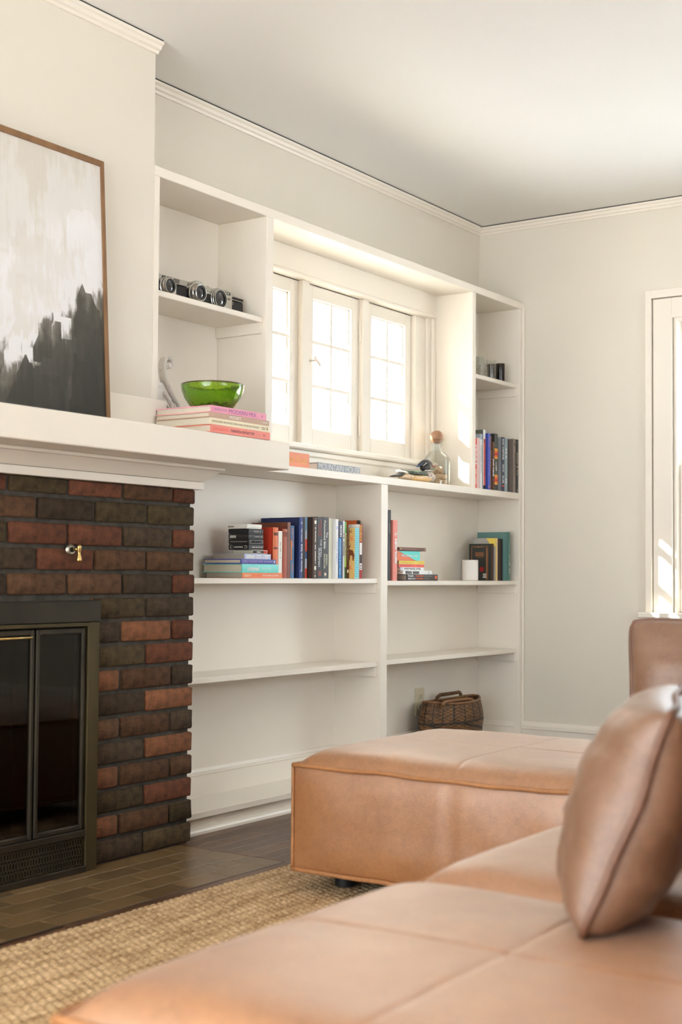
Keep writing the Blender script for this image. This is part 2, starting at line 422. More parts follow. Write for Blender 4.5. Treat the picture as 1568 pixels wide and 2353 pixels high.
bead = [(YB, 0.070), (0.190, 0.070), (0.190, 0.137), (0.186, 0.140), (0.187, 0.146), (0.193, 0.149), (0.194, 0.152), (0.198, 0.158), (YB, 0.160)]
prism('inner_baseboard', bead, 2.950, 4.212, paint, bc); prism('inner_baseboard', bead, 4.2585, 5.338, paint, bc)
prism('inner_baseboard', [(4.212-(YB-p)*0.6, q) for p, q in bead], 0.02, 0.19, paint, bc, axis='Y')
prism('inner_baseboard', [(5.338-(YB-p)*0.6, q) for p, q in bead], 0.02, 0.19, paint, bc, axis='Y')
# socket on the back of the lower right bay
ivory = M('ivory_plastic', S(214, 204, 176), 0.4)
oc = thing('wall_outlet', 'ivory wall outlet on the bookcase back beside the wicker basket', 'outlet', (4.832, 0.2049, 0.274))
box('cover_plate', 4.797, 4.867, 0.199, 0.2048, 0.217, 0.331, ivory, oc, bev=0.003, seg=2)
dkp = M('socket_slots', (0.03, 0.03, 0.03), 0.6)
for z in (0.252, 0.296):
    f = lathe('socket', [(0.0, -0.003), (0.0155, -0.003), (0.0165, 0.0)], (4.832, 0.199, z), ivory, oc, n=20, axis='Y', sy=0.85)
    boxes('slots', [(4.8245, 4.8265, 0.1953, 0.197, z-0.002, z+0.007), (4.8375, 4.8395, 0.1953, 0.197, z-0.002, z+0.006), (4.830, 4.834, 0.1953, 0.197, z-0.009, z-0.005)], dkp, f, bev=0)

# ================================================================== fireplace
palette = {
 'red': M('brick_red', (0.165, 0.058, 0.031), 0.85, col2=(0.075, 0.034, 0.02), vscale=38, bump=1.0, bscale=130, rand=0.22, bdist=0.004, spec=0.2),
 'org': M('brick_orange', (0.26, 0.105, 0.05), 0.85, col2=(0.13, 0.058, 0.03), vscale=38, bump=1.0, bscale=130, rand=0.18, bdist=0.004, spec=0.2),
 'brn': M('brick_brown', (0.14, 0.07, 0.036), 0.85, col2=(0.065, 0.036, 0.02), vscale=38, bump=1.0, bscale=130, rand=0.22, bdist=0.004, spec=0.2),
 'drk': M('brick_dark', (0.075, 0.05, 0.03), 0.85, col2=(0.034, 0.024, 0.015), vscale=38, bump=1.0, bscale=130, rand=0.22, bdist=0.004, spec=0.2),
 'olv': M('brick_olive', (0.09, 0.062, 0.03), 0.85, col2=(0.038, 0.028, 0.015), vscale=38, bump=1.0, bscale=130, rand=0.2, bdist=0.004, spec=0.2)}
mortar = M('grey_mortar', (0.075, 0.066, 0.054), 0.95, var=0.25, vscale=30, bump=0.8, bscale=200, bdist=0.003, spec=0.1)
fp = thing('brick_fireplace', 'dark red and brown brick fireplace surround under the white mantel', 'fireplace', (2.27, 0.0, 0.0))
BX1, BX0 = 3.097, 1.443
IX0, IX1 = 1.87, 2.67      # insert
boxes('mortar_bed', [(IX1-0.02, BX1-0.010, YK+0.011, -0.002, 0.0, 1.046), (BX0+0.01, IX0+0.02, YK+0.011, -0.002, 0.0, 1.046), (IX0+0.02, IX1-0.02, YK+0.011, -0.002, 0.71, 1.046)], mortar, fp, bev=0)
CH, BH, J = 0.0668, 0.0550, 0.0115
def brick_mesh(L_, seed, h=BH):
    bm = bmesh.new(); bm_box(bm, 0, L_, 0, 0.044, 0, h, 0.0042, 1); rnd = random.Random(seed)
    for v in bm.verts:
        v.co += Vector((rnd.uniform(-1, 1)*0.0014, rnd.uniform(-1, 1)*0.0012, rnd.uniform(-1, 1)*0.0013))
    bmesh.ops.recalc_face_normals(bm, faces=bm.faces); me = bpy.data.meshes.new('brick'); bm.to_mesh(me); bm.free()
    me.shade_smooth(); return me
cache = {}
order = {15: ['red', 'brn', 'red', 'olv', 'red'], 14: ['olv', 'olv', 'drk', 'brn'], 13: ['red', 'drk', 'red', 'red', 'olv'], 12: ['brn', 'brn', 'red', 'drk'],
 11: ['red', 'drk', 'brn', 'brn', 'drk'], 10: ['drk', 'olv'], 9: ['red', 'org', 'drk'], 8: ['red', 'olv'], 7: ['drk', 'brn', 'org'], 6: ['org', 'drk'], 5: ['drk', 'brn', 'brn'],
 4: ['org', 'drk'], 3: ['brn', 'brn', 'org'], 2: ['red', 'olv'], 1: ['olv', 'brn', 'org'], 0: ['olv', 'drk']}
rb = random.Random(3)
def lay(x0, x1, k, colr):
    L_ = round(x1-x0, 2) if (x1-x0) not in (0.2,) else 0.2
    key = (L_, rb.randrange(4), colr, k == 15)
    if key not in cache:
        me = brick_mesh(L_, hash(key[:2]) & 255, 0.0412 if k == 15 else BH); me.materials.append(palette[colr]); cache[key] = me
    o = bpy.data.objects.new('brick', cache[key]); C.objects.link(o); o.parent = fp
    o.location = Vector((x0, YK+rb.uniform(-0.0015, 0.0015), k*CH+0.0035))-fp.location
    o.rotation_euler = (0, rb.uniform(-0.004, 0.004), 0)
for k in range(16):
    x = BX1; i = 0; half = (k % 2 == 1); cols = order[k]
    while x > BX0+0.03:
        L_ = 0.0885 if (half and i == 0) else 0.200
        x0 = max(x-L_, BX0); cl = cols[i] if i < len(cols) else rb.choice(['red', 'brn', 'drk', 'olv', 'org', 'brn'])
        xa, xb = x0, x; i += 1; x = x0-J
        if k <= 10 and xb > IX0-0.0 and xa < IX1+0.0:
            if xb > IX1 > xa: lay(IX1+0.004, xb, k, cl)
            if xa < IX0 < xb: lay(xa, IX0-0.004, k, cl)
            continue
        if xb-xa > 0.025: lay(xa, xb, k, cl)
# hearth of glazed tiles
tile_m = M('brown_glazed_tile', (0.175, 0.104, 0.048), 0.34, col2=(0.11, 0.078, 0.032), vscale=7, bump=0.08, bscale=40, rand=0.28, spec=0.5)
grout = M('hearth_grout', (0.17, 0.10, 0.055), 0.8)
he = thing('tiled_hearth', 'brown glazed tile hearth set flush in front of the brick fireplace', 'hearth', (2.27, -0.24, 0.0))
box('grout_bed', 1.45, 3.046, -0.433, YK+0.012, -0.0038, -0.0012, grout, he, bev=0)
tcache = {}
def tile(x0, x1, y0, y1):
    key = (round(x1-x0, 3), round(y1-y0, 3))
    if key not in tcache:
        bm = bmesh.new(); bm_box(bm, 0, key[0], 0, key[1], -0.003, 0.0, 0.001); bmesh.ops.recalc_face_normals(bm, faces=bm.faces)
        me = bpy.data.meshes.new('tile'); bm.to_mesh(me); bm.free(); me.materials.append(tile_m); tcache[key] = me
    o = bpy.data.objects.new('tile', tcache[key]); C.objects.link(o); o.parent = he; o.location = Vector((x0, y0, 0.0))-he.location
for r_ in range(5):
    y1 = YK-0.0015-0.0765*r_; y0 = y1-0.0735; x = 2.965; L_ = 0.0737 if r_ % 2 else 0.1505
    while x > 1.5:
        tile(max(x-L_, 1.452), x, y0, y1); x -= L_+0.003; L_ = 0.1505
yy = YK-0.0015
for k in range(3):
    a = yy-0.1275*k; tile(2.968, 3.043, max(a-0.1245, -0.4315), a)
box('edge_strip', 1.45, 3.046, -0.439, -0.4335, -0.0038, 0.0005, M('hearth_edge', (0.03, 0.018, 0.01), 0.5), he, bev=0.0005)

# mantel
mt = thing('mantel_shelf', 'thick white painted mantel shelf over the brick fireplace', 'mantel', (2.2, -0.1, 1.05))
MZ0, MZ1, MYF, MX1 = 1.115, 1.198, -0.235, 3.322
MX0 = 1.22
box('shelf_board', MX0, MX1, MYF, -0.0015, MZ0, MZ1, paint, mt, bev=0.004, seg=2)
def ring_prof(name, prof):
    # moulding running along the front and returning at both ends: prof = (offset outward, z)
    bm = bmesh.new(); rings = []
    yb = -0.003
    for d, z in prof:
        rings.append([(1.44-d, yb, z), (1.44-d, YK-d, z), (3.098+d, YK-d, z), (3.098+d, yb, z)])
    bm_loft(bm, rings); return bm_obj(name, bm, paint, mt)
ring_prof('lower_fillet', [(0.0, 1.0475), (0.017, 1.0475), (0.018, 1.0485), (0.018, 1.069), (0.016, 1.0702), (0.0, 1.0702)])
ring_prof('bed_mould', [(0.008, 1.0703), (0.016, 1.072), (0.030, 1.083), (0.048, 1.098), (0.055, 1.1043), (0.03, 1.1045)])
ring_prof('upper_fillet', [(0.02, 1.1047), (0.061, 1.1047), (0.063, 1.1055), (0.063, 1.1135), (0.061, 1.1148), (0.02, 1.1148)])
box('back_board', 1.56, 2.998, -0.022, -0.0008, MZ1+0.0003, 1.306, paint, mt, bev=0.004, seg=2)

# gas key valve
brass = M('aged_brass', (0.55, 0.38, 0.14), 0.3, metal=1.0, var=0.2, vscale=60)
steel = M('dull_steel', (0.42, 0.40, 0.34), 0.35, metal=1.0)
gk = thing('gas_valve_key', 'small brass gas key standing out of the brickwork over the insert', 'valve key', (2.585, -0.052, 0.858))
lathe('escutcheon', [(0.004, -0.006), (0.011, -0.0075), (0.0155, -0.004), (0.017, 0.0)], (2.585, -0.0515, 0.858), steel, gk, axis='Y', n=24)
lathe('socket', [(0.0, -0.002), (0.0065, -0.002), (0.0065, 0.0)], (2.585, -0.0590, 0.858), M('valve_bore', (0.01, 0.01, 0.008), 0.6), gk, axis='Y', n=16)
tube('stem', [(2.585, -0.059, 0.858), (2.586, -0.082, 0.860)], 0.0042, brass, gk, n=10)
def keyr(t): return 0.0048+0.0028*math.cos(2*math.pi*t)*(1 if t > 0.5 else 0.7)
tube('key', [(2.586, -0.083, 0.872-0.048*i/10) for i in range(11)], 0.006, brass, gk, n=12, rfun=lambda t: (0.0035+0.0035*abs(math.cos(math.pi*t*1.0))+0.001*t)*(0.55 if t in (0.0, 1.0) else 1))

# ------------------------------------------------------------------ insert with glass doors
bronze = M('dark_bronze_metal', (0.072, 0.056, 0.026), 0.34, metal=0.55, var=0.25, vscale=9, stretch=(1, 1, 0.15))
dbronze = M('blackened_bronze', (0.030, 0.024, 0.014), 0.42, metal=0.4, var=0.3, vscale=6)
dglass = thin_glass('smoked_glass', (0.36, 0.33, 0.27))
fi = thing('fireplace_insert', 'dark bronze fireplace insert with glass doors in the brick opening', 'fireplace insert', (2.27, -0.06, 0.0))
def fq(n, *a, mat=bronze, bev=0.0015, parent=None): return box(n, *a, mat, parent or fi, bev=bev)
IY = -0.082
fq('hood', IX0, IX1+0.010, IY+0.006, YK+0.012, 0.6645, 0.722, mat=dbronze)
fq('frame_stile', 2.627, IX1, IY, YK+0.012, 0.0, 0.6635)
fq('frame_stile', IX0, IX0+0.043, IY, YK+0.012, 0.0, 0.6635)
fq('frame_rail', IX0+0.043, 2.627, IY+0.001, YK+0.012, 0.653, 0.6635)
fq('frame_rail', IX0+0.043, 2.627, IY, YK+0.012, 0.094, 0.112, mat=dbronze)
fq('frame_rail', IX0+0.043, 2.627, IY-0.004, YK+0.012, 0.0, 0.018, mat=dbronze)
# pierced grille
bm = bmesh.new()
GX0, GX1, GZ0, GZ1 = IX0+0.043, 2.627, 0.018, 0.094
cell = 0.0098
nx = int((GX1-GX0)/cell)
for i in range(nx):
    x = GX0+cell*(i+0.5)
    for j in range(3):
        zc = GZ0+0.0125+0.0255*j+(0.0 if i % 2 else 0.0)
        hw, hh = 0.0034, 0.0095
        pts = [(x-hw, -hh+0.004), (x, -hh), (x+hw, -hh+0.004), (x+hw, hh-0.004), (x, hh), (x-hw, hh-0.004)]
        out_, inn = [], []
        for (a, b) in pts:
            out_.append((x+(a-x)*1.42, zc+b*1.28)); inn.append((a, zc+b))
        for k in range(6):
            l = (k+1) % 6
            v = [bm.verts.new((p[0], IY+0.004, p[1])) for p in (out_[k], out_[l], inn[l], inn[k])]
            bm.faces.new(v)
gr = bm_obj('grille', bm, bronze, fi)
so = gr.modifiers.new('thickness', 'SOLIDIFY'); so.thickness = 0.0012
fq('grille_backing', GX0, GX1, IY+0.022, IY+0.026, GZ0, GZ1, mat=M('grille_void', (0.012, 0.010, 0.008), 0.8), bev=0)
# bifold doors
def door(x0, x1, handle):
    d = boxes('door', [(x0, x0+0.013, IY+0.004, IY+0.020, 0.112, 0.650), (x1-0.013, x1, IY+0.004, IY+0.020, 0.112, 0.650),
                       (x0+0.013, x1-0.013, IY+0.004, IY+0.020, 0.112, 0.127), (x0+0.013, x1-0.013, IY+0.004, IY+0.020, 0.634, 0.650)], dbronze, fi, bev=0.003)
    box('glass', x0+0.012, x1-0.012, IY+0.011, IY+0.014, 0.126, 0.635, dglass, d, bev=0)
    if handle:
        tube('handle', [(x0+0.045, IY-0.006, 0.630), (x1-0.02, IY-0.006, 0.630)], 0.0035, brass, d)
for i, (a, b) in enumerate(((2.446, 2.622), (2.262, 2.440), (2.090, 2.258), (1.917, 2.084))):
    door(a, b, i in (1,))
# firebox
soot = M('sooty_firebox', (0.035, 0.027, 0.02), 0.9, var=0.4, vscale=12, bump=0.5, bscale=60)
boxes('firebox', [(1.90, 2.64, 0.20, 0.22, 0.02, 0.69), (1.90, 1.92, -0.035, 0.20, 0.02, 0.69), (2.62, 2.64, -0.035, 0.20, 0.02, 0.69), (1.90, 2.64, -0.035, 0.22, 0.0, 0.02), (1.90, 2.64, -0.035, 0.22, 0.69, 0.709)], soot, fi, bev=0)
# ================================================================== sectional sofa, rug, cushions
def leather(name, c1, c2, rough, fine, sheen=0.0, coat=0.0, spec=0.6):
    m = bpy.data.materials.new(name); m.use_nodes = True; nt = m.node_tree; N = nt.nodes; L = nt.links; b = N['Principled BSDF']
    tc = N.new('ShaderNodeTexCoord')
    n1 = N.new('ShaderNodeTexNoise'); n1.inputs['Scale'].default_value = 9; n1.inputs['Detail'].default_value = 9; n1.inputs['Roughness'].default_value = 0.65
    n2 = N.new('ShaderNodeTexNoise'); n2.inputs['Scale'].default_value = 70; n2.inputs['Detail'].default_value = 4; n2.inputs['Distortion'].default_value = 1.2
    L.new(tc.outputs['Object'], n1.inputs[0]); L.new(tc.outputs['Object'], n2.inputs[0])
    mx = N.new('ShaderNodeMath'); mx.operation = 'MULTIPLY_ADD'; mx.inputs[1].default_value = 0.45; L.new(n2.outputs['Fac'], mx.inputs[0])
    ml = N.new('ShaderNodeMath'); ml.operation = 'MULTIPLY'; ml.inputs[1].default_value = 0.55; L.new(n1.outputs['Fac'], ml.inputs[0]); L.new(ml.outputs[0], mx.inputs[2])
    rp = N.new('ShaderNodeValToRGB'); rp.color_ramp.elements[0].position = 0.36; rp.color_ramp.elements[1].position = 0.64
    rp.color_ramp.elements[0].color = (*c1, 1); rp.color_ramp.elements[1].color = (*c2, 1)
    L.new(mx.outputs[0], rp.inputs[0]); L.new(rp.outputs[0], b.inputs['Base Color'])
    b.inputs['Roughness'].default_value = rough; b.inputs['Specular IOR Level'].default_value = spec
    b.inputs['Coat Weight'].default_value = coat; b.inputs['Coat Roughness'].default_value = 0.42; b.inputs['Coat IOR'].default_value = 1.72
    b.inputs['Sheen Weight'].default_value = sheen; b.inputs['Sheen Roughness'].default_value = 0.4; b.inputs['Sheen Tint'].default_value = (1, 0.9, 0.8, 1)
    vo = N.new('ShaderNodeTexVoronoi'); vo.inputs['Scale'].default_value = fine; L.new(tc.outputs['Object'], vo.inputs[0])
    ad = N.new('ShaderNodeMath'); ad.operation = 'MULTIPLY_ADD'; ad.inputs[1].default_value = 1.2
    n3 = N.new('ShaderNodeTexNoise'); n3.inputs['Scale'].default_value = 45; n3.inputs['Detail'].default_value = 5; L.new(tc.outputs['Object'], n3.inputs[0])
    L.new(n3.outputs['Fac'], ad.inputs[0]); L.new(vo.outputs['Distance'], ad.inputs[2])
    bp_ = N.new('ShaderNodeBump'); bp_.inputs['Strength'].default_value = 0.28; bp_.inputs['Distance'].default_value = 0.002
    L.new(ad.outputs[0], bp_.inputs['Height']); L.new(bp_.outputs[0], b.inputs['Normal'])
    return m
tan = leather('tan_leather', (0.285, 0.108, 0.030), (0.405, 0.172, 0.054), 0.42, 520, 0.25, 1.0, 1.0)
tanp = leather('tan_leather_piping', (0.33, 0.14, 0.05), (0.46, 0.21, 0.08), 0.5, 200)
pilm = leather('brown_leather', (0.165, 0.083, 0.046), (0.235, 0.122, 0.070), 0.42, 620, 0.1, 0.3)
pilp = leather('brown_leather_piping', (0.12, 0.052, 0.028), (0.18, 0.08, 0.045), 0.5, 200)
black_pl = M('black_plastic', (0.012, 0.011, 0.011), 0.45)
def fr(t): return max(0.0, min(1.0, t))
def module(name, label, cat, x0, x1, y0, y1, zb=0.062, zp=0.320, zc=0.365, seamx=None, seamy=None, seed=0, unseen_backrest=None):
    root = thing(name, label, cat, ((x0+x1)/2, (y0+y1)/2, 0.0))
    seamx = (x0+x1)/2 if seamx is None else seamx; seamy = (y0+y1)/2 if seamy is None else seamy
    nx, ny = 56, 60
    def hgt(x, y):
        dx = min(x-x0, x1-x); dy = min(y-y0, y1-y)
        ex = 1-math.exp(-dx/0.026); ey = 1-math.exp(-dy/0.026)
        z = zp+(zc-zp)*ex*ey
        z -= 0.0022*math.exp(-((x-seamx)/0.0045)**2)*min(1, dy/0.03)+0.0022*math.exp(-((y-seamy)/0.0045)**2)*min(1, dx/0.03)
        z += 0.003*noise.noise(Vector((x*6, y*6, seed)))*ex*ey+0.0012*noise.noise(Vector((x*26, y*26, seed+9)))*min(1, 20*min(dx, dy))
        return z
    def grade(a, b, n, s):
        base = [a+(b-a)*(0.5-0.5*math.cos(math.pi*i/n)) for i in range(n+1)]
        base = [q for q in base if abs(q-s) > 0.02]
        for q in (-0.018, -0.012, -0.008, -0.004, 0, 0.004, 0.008, 0.012, 0.018): base.append(s+q)
        return sorted(base)
    xs = grade(x0, x1, nx, seamx); ys = grade(y0, y1, ny, seamy)
    bm = bmesh.new(); g_ = [[bm.verts.new((x, y, hgt(x, y))) for y in ys] for x in xs]
    for i in range(len(xs)-1):
        for j in range(len(ys)-1): bm.faces.new((g_[i][j], g_[i+1][j], g_[i+1][j+1], g_[i][j+1]))
    bm_obj('top_cushion', bm, tan, root, smooth=True)
    # four side panels, slightly bulged, each with a centre seam
    def side(p, q, nrm):
        bm = bmesh.new(); n, mz = 44, 14; P = Vector(p); Q = Vector(q); NN = Vector(nrm); rows = []
        for i in range(n+1):
            t = i/n; row = []
            for j in range(mz+1):
                s = j/mz; z = zb+(zp-zb)*s
                b_ = 0.014*(1-(2*s-1)**4)*(1-(2*t-1)**8)
                b_ -= 0.004*math.exp(-((t-0.5)*(Q-P).length/0.008)**2)*(1-(2*s-1)**6)
                b_ += 0.003*noise.noise(Vector((t*7+seed, s*4, 3.1)))*(1-(2*s-1)**6)
                v = P.lerp(Q, t)+NN*b_; row.append(bm.verts.new((v.x, v.y, z)))
            rows.append(row)
        for i in range(n):
            for j in range(mz): bm.faces.new((rows[i][j], rows[i+1][j], rows[i+1][j+1], rows[i][j+1]))
        bm_obj('side_panel', bm, tan, root, smooth=True)
    side((x0, y1, 0), (x0, y0, 0), (-1, 0, 0)); side((x1, y0, 0), (x1, y1, 0), (1, 0, 0))
    side((x0, y0, 0), (x1, y0, 0), (0, -1, 0)); side((x1, y1, 0), (x0, y1, 0), (0, 1, 0))
    def loop(z, wob):
        pts = []
        cs = [(x0, y0), (x1, y0), (x1, y1), (x0, y1)]
        for k in range(4):
            a, b = Vector((*cs[k], z)), Vector((*cs[(k+1) % 4], z)); out = (Vector((a.y-b.y, b.x-a.x, 0)).normalized())*-1
            for i in range(28):
                t = i/28; d = wob*noise.noise(Vector((k*5+t*9, seed, z)))
                pts.append(a.lerp(b, t)+out*(0.004+0.004*math.sin(math.pi*t))+Vector((0, 0, d)))
        return pts
    bm = bmesh.new(); bm_tube(bm, loop(zp, 0.005), 0.0058, 8, True); bm_obj('top_piping', bm, tanp, root, smooth=True)
    bm = bmesh.new(); bm_tube(bm, loop(zb, 0.004), 0.0058, 8, True); bm_obj('bottom_piping', bm, tanp, root, smooth=True)
    for cx, cy in ((x0, y0), (x1, y0), (x1, y1), (x0, y1)):
        ox = -0.002 if cx == x0 else 0.002; oy = -0.002 if cy == y0 else 0.002
        tube('corner_piping', [(cx+ox, cy+oy, zb+(zp-zb)*i/12) for i in range(13)], 0.0045, tanp, root)
    box('base_panel', x0+0.01, x1-0.01, y0+0.01, y1-0.01, zb-0.004, zb+0.004, black_pl, root)
    for cx in (x0+0.105, x1-0.105):
        for cy in (y0+0.085, y1-0.085):
            lathe('leg', [(0.025, 0.0125), (0.027, 0.014), (0.027, zb-0.004)], (cx, cy, 0), black_pl, root, n=20)
    if unseen_backrest:  # unseen sofa back, added to prop the cushion and shade its rear
        bx0, bx1, by0, by1, bz0, bz1 = unseen_backrest
        o = box('unseen_backrest', bx0, bx1, by0, by1, bz0, bz1, tan, root, bev=0.04, seg=4); shade(o, 60)
    return root
module('leather_ottoman', 'tan leather ottoman with a cross seam standing in front of the bookcase', 'ottoman', 2.757, 3.440, -1.583, -0.675, seamy=-1.130, seamx=3.085, seed=2)
module('sofa_seat', 'nearest blurred tan leather sofa seat in the foreground', 'sofa seat', 1.045, 1.735, -2.335, -1.615, seamx=1.405, seamy=-1.966, seed=5, unseen_backrest=(1.475, 1.730, -2.335, -2.17, 0.345, 0.69))
module('sofa_seat', 'tan leather sofa seat between the foreground seat and the ottoman', 'sofa seat', 1.769, 2.725, -2.335, -1.615, seed=8, unseen_backrest=(1.775, 2.715, -2.335, -2.17, 0.345, 0.69))
module('sofa_seat', 'tan leather corner sofa seat at the right, mostly behind the cushions', 'sofa seat', 2.757, 3.440, -2.335, -1.615, seed=11)

def cushion(name, label, w_, h_, th, mat_w, seed, sag=0.02, corner=0.03):
    root = thing(name, label, 'cushion'); root.matrix_world = mat_w
    n = 36
    def pt(u, v, s):   # u,v in -1..1
        au, av = abs(u), abs(v)
        pinch = 1-0.055*(1-u*u)*(av**3)-0.0*av; pinch2 = 1-0.055*(1-v*v)*(au**3)
        cr_ = 1-0.055*(au**6)*(av**6); x = u*w_/2*pinch2*cr_; y = v*h_/2*pinch*cr_
        e = max(0, 1-au**2.6)*max(0, 1-av**2.6)
        t = th/2*(e**0.42)
        wr = 0.010*noise.noise(Vector((u*2.2+seed, v*7, s*3)))*(e**0.5)*(0.3+au)+0.006*noise.noise(Vector((u*7, v*2.2+seed, s*5)))*(e**0.5)*(0.3+av)
        cz = 0.008*noise.noise(Vector((u*2, v*2+seed, 0.5)))
        return Vector((x, y, s*(t+wr*(1 if e > 0.02 else 0))+cz))
    bm = bmesh.new(); gr_ = {}
    for s in (1, -1):
        for i in range(n+1):
            for j in range(n+1):
                u, v = math.sin((i/n-0.5)*math.pi), math.sin((j/n-0.5)*math.pi)
                if s == -1 and (i in (0, n) or j in (0, n)): gr_[s, i, j] = gr_[1, i, j]
                else: gr_[s, i, j] = bm.verts.new(pt(u, v, s))
        for i in range(n):
            for j in range(n):
                q = [gr_[s, i, j], gr_[s, i+1, j], gr_[s, i+1, j+1], gr_[s, i, j+1]]
                bm.faces.new(q if s == 1 else q[::-1])
    bm_obj('cover', bm, mat_cush, root, smooth=True, local=True)
    pts = []
    idx = [(i, 0) for i in range(n)]+[(n, j) for j in range(n)]+[(i, n) for i in range(n, 0, -1)]+[(0, j) for j in range(n, 0, -1)]
    raw = [pt(math.sin((i/n-0.5)*math.pi), math.sin((j/n-0.5)*math.pi), 1) for i, j in idx]
    for p in raw:
        p = Vector((p.x*1.010, p.y*1.010, p.z))
        if not pts or (p-pts[-1]).length > 0.010: pts.append(p)
    if (pts[0]-pts[-1]).length < 0.006: pts.pop()
    bm = bmesh.new(); bm_tube(bm, pts, 0.0052, 8, True); bm_obj('piping', bm, pilp, root, smooth=True, local=True)
    return root
mat_cush = pilm
def frame(origin, xdir, ydir):
    X = Vector(xdir).normalized(); Y = Vector(ydir); Y = (Y-X*Y.dot(X)).normalized(); Z = X.cross(Y)
    m = Matrix((X, Y, Z)).transposed().to_4x4(); m.translation = Vector(origin); return m
# cushion seen edge-on in the foreground, leaning back
a = R(18); tilt = R(20.5)
Xd = Vector((math.cos(a), math.sin(a), 0)); nb = Vector((math.sin(a), -math.cos(a), 0))
Yd = nb*math.sin(tilt)+Vector((0, 0, 1))*math.cos(tilt)
near = Vector((1.492, -2.020, 0.364))
cushion('cushion', 'brown leather cushion standing on the foreground sofa seat, seen edge on', 0.44, 0.296, 0.165, frame(near+Xd*0.22+Yd*0.148, Xd, Yd), 4)
# cushion further back at the right edge
Xd = Vector((0.30, -0.954, 0)); nb = Vector((0.954, 0.30, 0)); Yd = nb*math.sin(R(14))+Vector((0, 0, 1))*math.cos(R(14))
near = Vector((2.690, -1.582, 0.367))
cushion('cushion', 'brown leather cushion standing at the right edge below the tall window', 0.44, 0.35, 0.14, frame(near+Xd*0.22+Yd*0.175, Xd, Yd), 15)

# ------------------------------------------------------------------ braided jute rug
jm = bpy.data.materials.new('braided_jute'); jm.use_nodes = True
nt = jm.node_tree; N = nt.nodes; L = nt.links; b = N['Principled BSDF']; b.inputs['Roughness'].default_value = 0.9; b.inputs['Specular IOR Level'].default_value = 0.15
tc = N.new('ShaderNodeTexCoord'); mp = N.new('ShaderNodeMapping'); mp.inputs['Scale'].default_value = (3, 22, 1); L.new(tc.outputs['Object'], mp.inputs[0])
n1 = N.new('ShaderNodeTexNoise'); n1.inputs['Scale'].default_value = 1.6; n1.inputs['Detail'].default_value = 3; L.new(mp.outputs[0], n1.inputs[0])
n2 = N.new('ShaderNodeTexNoise'); n2.inputs['Scale'].default_value = 90; n2.inputs['Detail'].default_value = 3; L.new(tc.outputs['Object'], n2.inputs[0])
ad = N.new('ShaderNodeMath'); ad.operation = 'ADD'; L.new(n1.outputs['Fac'], ad.inputs[0]); L.new(n2.outputs['Fac'], ad.inputs[1])
rp = N.new('ShaderNodeValToRGB'); e = rp.color_ramp.elements; e[0].position = 0.72; e[0].color = (*S(146, 116, 80), 1); e[1].position = 1.28; e[1].color = (*S(232, 204, 164), 1)
e2 = rp.color_ramp.elements.new(1.0); e2.color = (*S(200, 164, 118), 1)
mr = N.new('ShaderNodeMapRange'); mr.inputs['From Min'].default_value = 0.6; mr.inputs['From Max'].default_value = 1.4; L.new(ad.outputs[0], mr.inputs[0])
e[0].position = 0.15; e2.position = 0.5; rp.color_ramp.elements[2].position = 0.85
L.new(mr.outputs[0], rp.inputs[0]); L.new(rp.outputs[0], b.inputs['Base Color'])
rug = thing('jute_rug', 'natural braided jute rug on the floor in front of the hearth', 'rug', (2.0, -1.6, 0.0))
box('rug_base', 0.05, 3.25, -3.0, -0.495, 0.0005, 0.0055, jm, rug, bev=0.002)
bm = bmesh.new(); RW = 0.0135; nxg = 460
xs = [1.45+(3.25-1.45)*i/nxg for i in range(nxg+1)]
ysg = []
rows = 58
for r_ in range(rows):
    for q in range(4): ysg.append((r_, q/4))
vv = []
for x in xs:
    col_ = []
    for (r_, q) in ysg:
        y = -0.489-(r_+q)*RW+0.002*noise.noise(Vector((x*9, r_*0.3, 0)))
        d = abs(q-0.5)*2 if q else 1.0
        tw = math.sin(2*math.pi*(x/0.021)+(1.6 if q > 0.5 else -1.6)*(q-0.5)*2+r_*1.9+1.3*noise.noise(Vector((x*7, r_*1.7, 2))))
        z = 0.0052+0.0052*math.sqrt(max(0, 1-d*d))*(0.66+0.34*tw)+0.0012*noise.noise(Vector((x*120, y*120, 1)))
        col_.append(bm.verts.new((x, y, max(0.004, z))))
    vv.append(col_)
for i in range(len(xs)-1):
    for j in range(len(ysg)-1): bm.faces.new((vv[i][j+1], vv[i+1][j+1], vv[i+1][j], vv[i][j]))
o = bm_obj('braids', bm, jm, rug, smooth=True); o['kind'] = 'stuff'
# ================================================================== painting on the mantel
pt_m = bpy.data.materials.new('abstract_painting'); pt_m.use_nodes = True
nt = pt_m.node_tree; N = nt.nodes; L = nt.links; b = N['Principled BSDF']; b.inputs['Roughness'].default_value = 0.55
tc = N.new('ShaderNodeTexCoord'); sp = N.new('ShaderNodeSeparateXYZ'); L.new(tc.outputs['Object'], sp.inputs[0])
def nz(scale, st, det=8, rough=0.6, dist=0.0):
    mp = N.new('ShaderNodeMapping'); mp.inputs['Scale'].default_value = st; L.new(tc.outputs['Object'], mp.inputs[0])
    n_ = N.new('ShaderNodeTexNoise'); n_.inputs['Scale'].default_value = scale; n_.inputs['Detail'].default_value = det; n_.inputs['Roughness'].default_value = rough; n_.inputs['Distortion'].default_value = dist
    L.new(mp.outputs[0], n_.inputs[0]); return n_.outputs['Fac']
def mth(op, a, b_, c=None):
    m_ = N.new('ShaderNodeMath'); m_.operation = op
    for k, q in enumerate((a, b_, c)):
        if q is None: continue
        if isinstance(q, (int, float)): m_.inputs[k].default_value = q
        else: L.new(q, m_.inputs[k])
    return m_.outputs[0]
